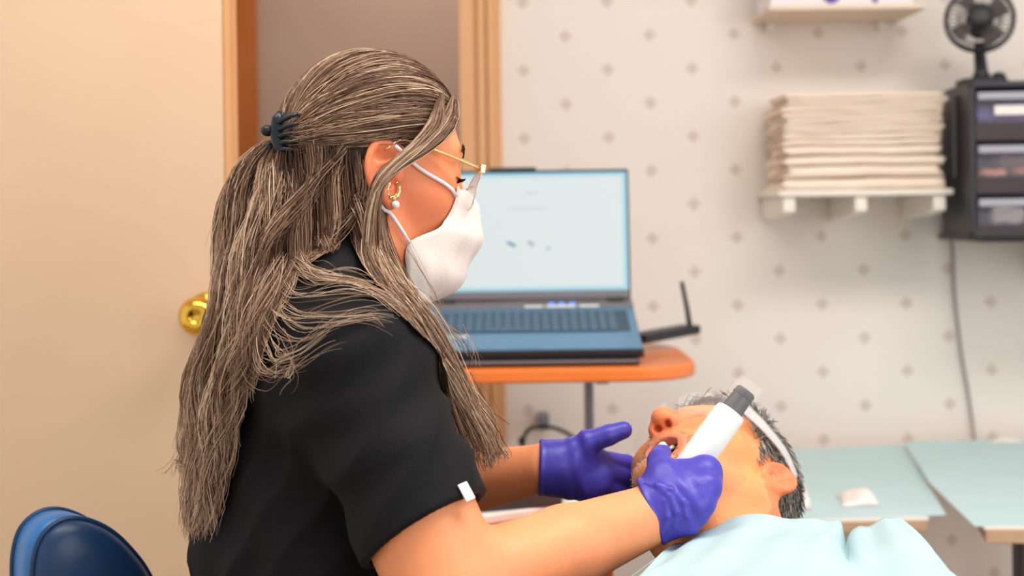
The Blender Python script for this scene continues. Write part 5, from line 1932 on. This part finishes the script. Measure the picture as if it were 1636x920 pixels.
# clear protective glasses
m_clearg = mat('clear frosted plastic', 'F4F4F6', 0.12, alpha=0.42, spec=0.8)
m_clearl = mat('clear lens plastic', 'F4F4F6', 0.05, alpha=0.08, spec=0.9)
pg = None
for sx in (-1, 1):
    fl = np.array([sx, 1, 1])
    Pp = smooth_path([(0.074, 0.072, 0.030), (0.083, 0.040, 0.033), (0.088, 0.005, 0.036), (0.088, -0.025, 0.030)], 14)
    hw = np.linspace(0.013, 0.006, 14)
    Gg = np.stack([(Pp + np.stack([np.zeros(14), np.zeros(14), h_ * hw], 1)) * fl for h_ in np.linspace(-1, 1, 5)], 0)
    q = MB().grid(PH.w(Gg.reshape(-1, 3)).reshape(Gg.shape), 0.0018)
    if pg is None:
        pg = q.build('protective_glasses', m_clearg, pt, smooth=True)
    else:
        q.build('temple', m_clearg, pg, smooth=True)
    us = np.linspace(0, 1, 12)
    Gl = np.stack([np.stack([0.008 + (0.068 - 0.0) * us * 0.98, 0.112 - 0.036 * us ** 2.2 - 0.008 * (1 - h_), np.full(12, 0.016) + h_ * (0.020 - 0.004 * us)], 1) * fl for h_ in np.linspace(-1, 1, 8)], 0)
    MB().grid(PH.w(Gl.reshape(-1, 3)).reshape(Gl.shape), 0.0015).build('lens', m_clearl, pg, smooth=True)

# bib: pale blue paper over the chest
m_bibp = mat('pale blue bib paper', 'B4CED2', 0.8, c2='AAC6CC', scale=9, bump=0.2, bscale=50)
topc = smooth_path([(1078, 874, 1.42), (1128, 849, 1.45), (1180, 836, 1.46), (1240, 826, 1.462), (1300, 827, 1.455), (1336, 834, 1.445), (1354, 856, 1.43), (1378, 843, 1.425), (1408, 832, 1.42), (1432, 832, 1.41), (1446, 843, 1.40)], 60)
Tp = np.array([at(*r) for r in topc])
nb_ = 40
Bt = np.stack([np.linspace(-0.06, 0.415, 60), np.full(60, 0.98), 0.800 - 0.9 * (np.linspace(-1, 1, 60) ** 2) * 0.03], 1)
Bg = np.zeros((nb_, 60, 3))
for i_, tt_ in enumerate(np.linspace(0, 1, nb_)):
    row = Tp * (1 - tt_) + Bt * tt_
    x = np.linspace(-1, 1, 60)
    row[:, 2] += 0.012 * math.sin(math.pi * tt_) * (1 - x ** 2)
    row[:, 2] += 0.0030 * np.sin(x * 9 + 5 * tt_) * (1 - 0.5 * tt_) + 0.0022 * np.sin(x * 4 - tt_ * 17) + 0.0016 * np.sin(x * 23 + 3 * tt_)
    row[:, 2] += 0.0035 * (np.abs(((x * 2.2 + 0.3) % 2) - 1) - 0.5) + 0.003 * (np.abs(((tt_ * 7 + x * 0.6) % 2) - 1) - 0.5)
    row[:, 2] -= 0.016 * np.exp(-((x - 0.16 - 0.25 * tt_) / 0.05) ** 2) * math.exp(-tt_ * 2.5)
    Bg[i_] = row
fb2 = guard(Bg.copy(), shirt, 0.004)
bib = tag(MB().grid(fb2, 0.0010).build('paper_bib', m_bibp, smooth=True), 'pale blue paper bib spread over the reclining chest', 'bib')

# ------------------------------------------------------------------ handheld scanner in the near glove
d0, d1 = at(1098, 752, 1.462), at(1192, 625, 1.475)
ax = unit(d1 - d0)
b0 = d0 - ax * 0.02
dev = thing('handheld_scanner', 'white handheld dental scanner with dark gray end', 'scanner', b0)
m_dev = mat('glossy white plastic', 'F2F0EC', 0.25, c2='EEECE8', scale=20)
m_devd = mat('dark grey rubber end', '3C3B3E', 0.45, c2='424145', scale=40)
wl_ = np.linalg.norm(at(1172, 657, 1.473) - d0)
MB().lathe([(0.010, -0.02), (0.0150, -0.01), (0.0162, 0.0), (0.0168, wl_ * 0.5), (0.0168, wl_ - 0.008), (0.0155, wl_ - 0.002), (0.011, wl_)], d0, ax, 32).build('handle', m_dev, dev, smooth=True)
ll = np.linalg.norm(d1 - d0)
MB().lathe([(0.0108, wl_ - 0.003), (0.0118, wl_ + 0.001), (0.0108, ll - 0.006), (0.0112, ll - 0.004), (0.0112, ll - 0.001), (0.0095, ll + 0.001), (0.002, ll + 0.001)], d0, ax, 28).build('end_grip', m_devd, dev)
MB().lathe([(0.0114, 0), (0.0118, 0.0008), (0.0114, 0.0016)], d0 + ax * (ll - 0.007), ax, 28).build('end_ring', m_black, dev)
tip = PH.w((-0.012, 0.092, -0.078))
MB().tube(smooth_path([b0, b0 - ax * 0.012 + (0, 0.008, 0), (b0 + tip) / 2 + (0, 0.006, 0.0), tip], 14), np.linspace(0.011, 0.005, 14), 12).build('scan_tip', m_dev, dev, smooth=True)
# clear protective sleeve pulled loosely over the scanner
m_film = mat('clear film', 'FBF6F4', 0.15, alpha=0.10, spec=0.9)
n_, k_ = 26, 16
F_ = frame_from(ax, RIGHT)
Gs = np.zeros((k_, n_ + 1, 3))
for i_, t_ in enumerate(np.linspace(0.35, 1.10, k_)):
    for j_, a_ in enumerate(np.linspace(0, 2 * math.pi, n_ + 1)):
        r_ = 0.0178 + 0.0022 * math.sin(3 * a_ + t_ * 5) + 0.0012 * math.sin(7 * a_ - t_ * 9)
        r_ *= 1.0 if t_ < 1.0 else 1.0 - 1.2 * (t_ - 1.0)
        Gs[i_, j_] = d0 + ax * t_ * ll + r_ * (math.cos(a_) * F_[:, 0] + 0.85 * math.sin(a_) * F_[:, 1])
tag(MB().grid(Gs).build('plastic_sleeve', m_film, smooth=True), 'clear plastic sleeve pulled over the white scanner', 'sleeve')

# ------------------------------------------------------------------ dental chair under the patient
m_vinyl = mat('grey chair vinyl', '5A6470', 0.4, c2='545E6A', scale=30)
dc_ = thing('dental_chair', 'grey padded dental chair under the reclining person', 'dental chair', (0.26, 0.7, 0))


def pad(P, c, s, r, R=None):
    q = np.abs((P - np.asarray(c, f32)) @ (np.eye(3) if R is None else R).astype(f32)) - (np.asarray(s) / 2 - r).astype(f32)
    return np.sqrt((np.maximum(q, 0) ** 2).sum(1)) + np.minimum(q.max(1), 0) - r


hb = PH.w((0, -0.105, 0.04))
sdf_obj('headrest', lambda P: pad(P, (hb[0] + 0.0, hb[1] + 0.02, hb[2] - 0.04), (0.22, 0.20, 0.06), 0.025), hb - 0.2, hb + 0.2, 0.008, m_vinyl, dc_)
sdf_obj('backrest', lambda P: pad(P, (0.262, 1.10, 0.505), (0.46, 0.76, 0.07), 0.03, rotx(5.5)), (-0.1, 0.6, 0.4), (0.6, 1.6, 0.66), 0.012, m_vinyl, dc_)
sdf_obj('seat', lambda P: pad(P, (0.272, 0.32, 0.445), (0.50, 0.86, 0.09), 0.035, rotx(3)), (-0.1, -0.2, 0.32), (0.6, 0.85, 0.58), 0.012, m_vinyl, dc_)
MB().box((0.262, 1.52, 0.56), (0.05, 0.20, 0.02)).build('headrest_bar', m_steel, dc_, bevel=0.004)
MB().box((0.265, 0.72, 0.30), (0.22, 0.34, 0.34)).build('column', m_white, dc_, bevel=0.02)
MB().prism(round_poly([(0.05, 0.35, 0.08), (0.48, 0.35, 0.08), (0.48, 1.15, 0.08), (0.05, 1.15, 0.08)]), 0.0, 0.06).build('base', m_white, dc_, bevel=0.01)

# ------------------------------------------------------------------ blue stool behind the clinician
m_blue = mat('bright blue vinyl', '2F72B4', 0.35, c2='2A69A8', scale=30, spec=0.5)
m_navy = mat('navy vinyl', '14365E', 0.4, c2='123156', scale=30)
st = thing('operator_stool', 'blue vinyl stool with rounded backrest behind the clinician', 'stool', (-0.28, 1.5, 0))
N_ = unit([0.62, -0.78, 0])
h_ = np.array([0.78, 0.62, 0])
a0_ = at(56, 918, 1.50)
out = smooth_path([(78, 1000), (78, 930), (80, 880), (90, 843), (112, 822), (138, 820), (166, 834), (192, 858), (216, 892), (234, 925), (250, 970), (258, 1020), (245, 1070), (180, 1095), (110, 1085), (84, 1050)], 60)
pl = np.array([((x - 82) * 1.5 / FPX / 0.80, (900 - y) * 1.5 / FPX) for x, y in out])
pl = pl[::-1]
BRm = np.stack([h_, [0, 0, 1.0], np.cross(h_, [0, 0, 1.0])], 1)
if (BRm[:, 2] @ N_) < 0:
    pass
zs = BRm[:, 2] @ N_
c2_ = pl.mean(0)


def padring(sc, dpt_):
    p = (pl - c2_) * sc + c2_
    return a0_ + p[:, :1] * h_ + p[:, 1:] * np.array([0, 0, 1.0]) + N_ * dpt_


def loft(rings, cap0=True, cap1=True):
    n = len(rings[0])
    V = np.vstack(rings)
    F = [(i * n + j, i * n + (j + 1) % n, (i + 1) * n + (j + 1) % n, (i + 1) * n + j) for i in range(len(rings) - 1) for j in range(n)]
    if cap0:
        F.append(tuple(range(n - 1, -1, -1)))
    if cap1:
        F.append(tuple(range((len(rings) - 1) * n, len(rings) * n)))
    return MB().add(V, F)


bkp = loft([padring(0.97, -0.066), padring(1.0, -0.060), padring(1.02, -0.03), padring(1.0, -0.004)]).build('backrest', m_blue, st, smooth=True)
loft([padring(0.985, -0.005), padring(0.985, 0.001), padring(0.93, 0.010), padring(0.82, 0.016), padring(0.5, 0.020), padring(0.1, 0.021)]).build('cushion_face', m_navy, bkp, smooth=True)
for dpt_, sc in ((-0.001, 1.0), (-0.060, 1.005)):
    r_ = padring(sc, dpt_)
    MB().tube(np.vstack([r_, r_[:2]]), 0.003, 8, cap=False).build('piping', m_navy, bkp, smooth=True)
loft([padring(0.86, -0.085), padring(0.93, -0.080), padring(0.95, -0.067)]).build('back_shell', m_rubber, bkp, smooth=True)
bc = padring(0.0, -0.075)[0]
MB().tube(smooth_path([bc, bc + (-0.03, 0.0, -0.10), (-0.44, 1.5, 0.345), (-0.28, 1.5, 0.345)], 20), 0.014, 10).build('back_support', m_steel, st, smooth=True)
sdf_obj('seat', lambda P: smax(ell(P, (-0.24, 1.5, 0.40), (0.20, 0.20, 0.075)), np.abs(P[:, 2] - 0.40) - 0.04, 0.02), (-0.5, 1.2, 0.31), (0.05, 1.8, 0.52), 0.008, m_blue, st)
MB().lathe([(0.025, 0.09), (0.025, 0.26), (0.016, 0.26), (0.016, 0.365)], (-0.24, 1.5, 0), n=20).build('gas_post', m_steel, st)
for k in range(5):
    a_ = k * 2 * math.pi / 5 + 0.3
    e_ = np.array([-0.24 + 0.27 * math.cos(a_), 1.5 + 0.27 * math.sin(a_), 0.07])
    MB().tube([(-0.24, 1.5, 0.11), e_], [0.022, 0.014], 8).build('base_leg', m_steel, st, smooth=True)
    MB().lathe([(0.004, -0.014), (0.024, -0.014), (0.027, 0), (0.024, 0.014), (0.004, 0.014)], e_ - (0, 0, 0.042), (math.sin(a_), -math.cos(a_), 0), 14).build('castor', m_rubber, st)
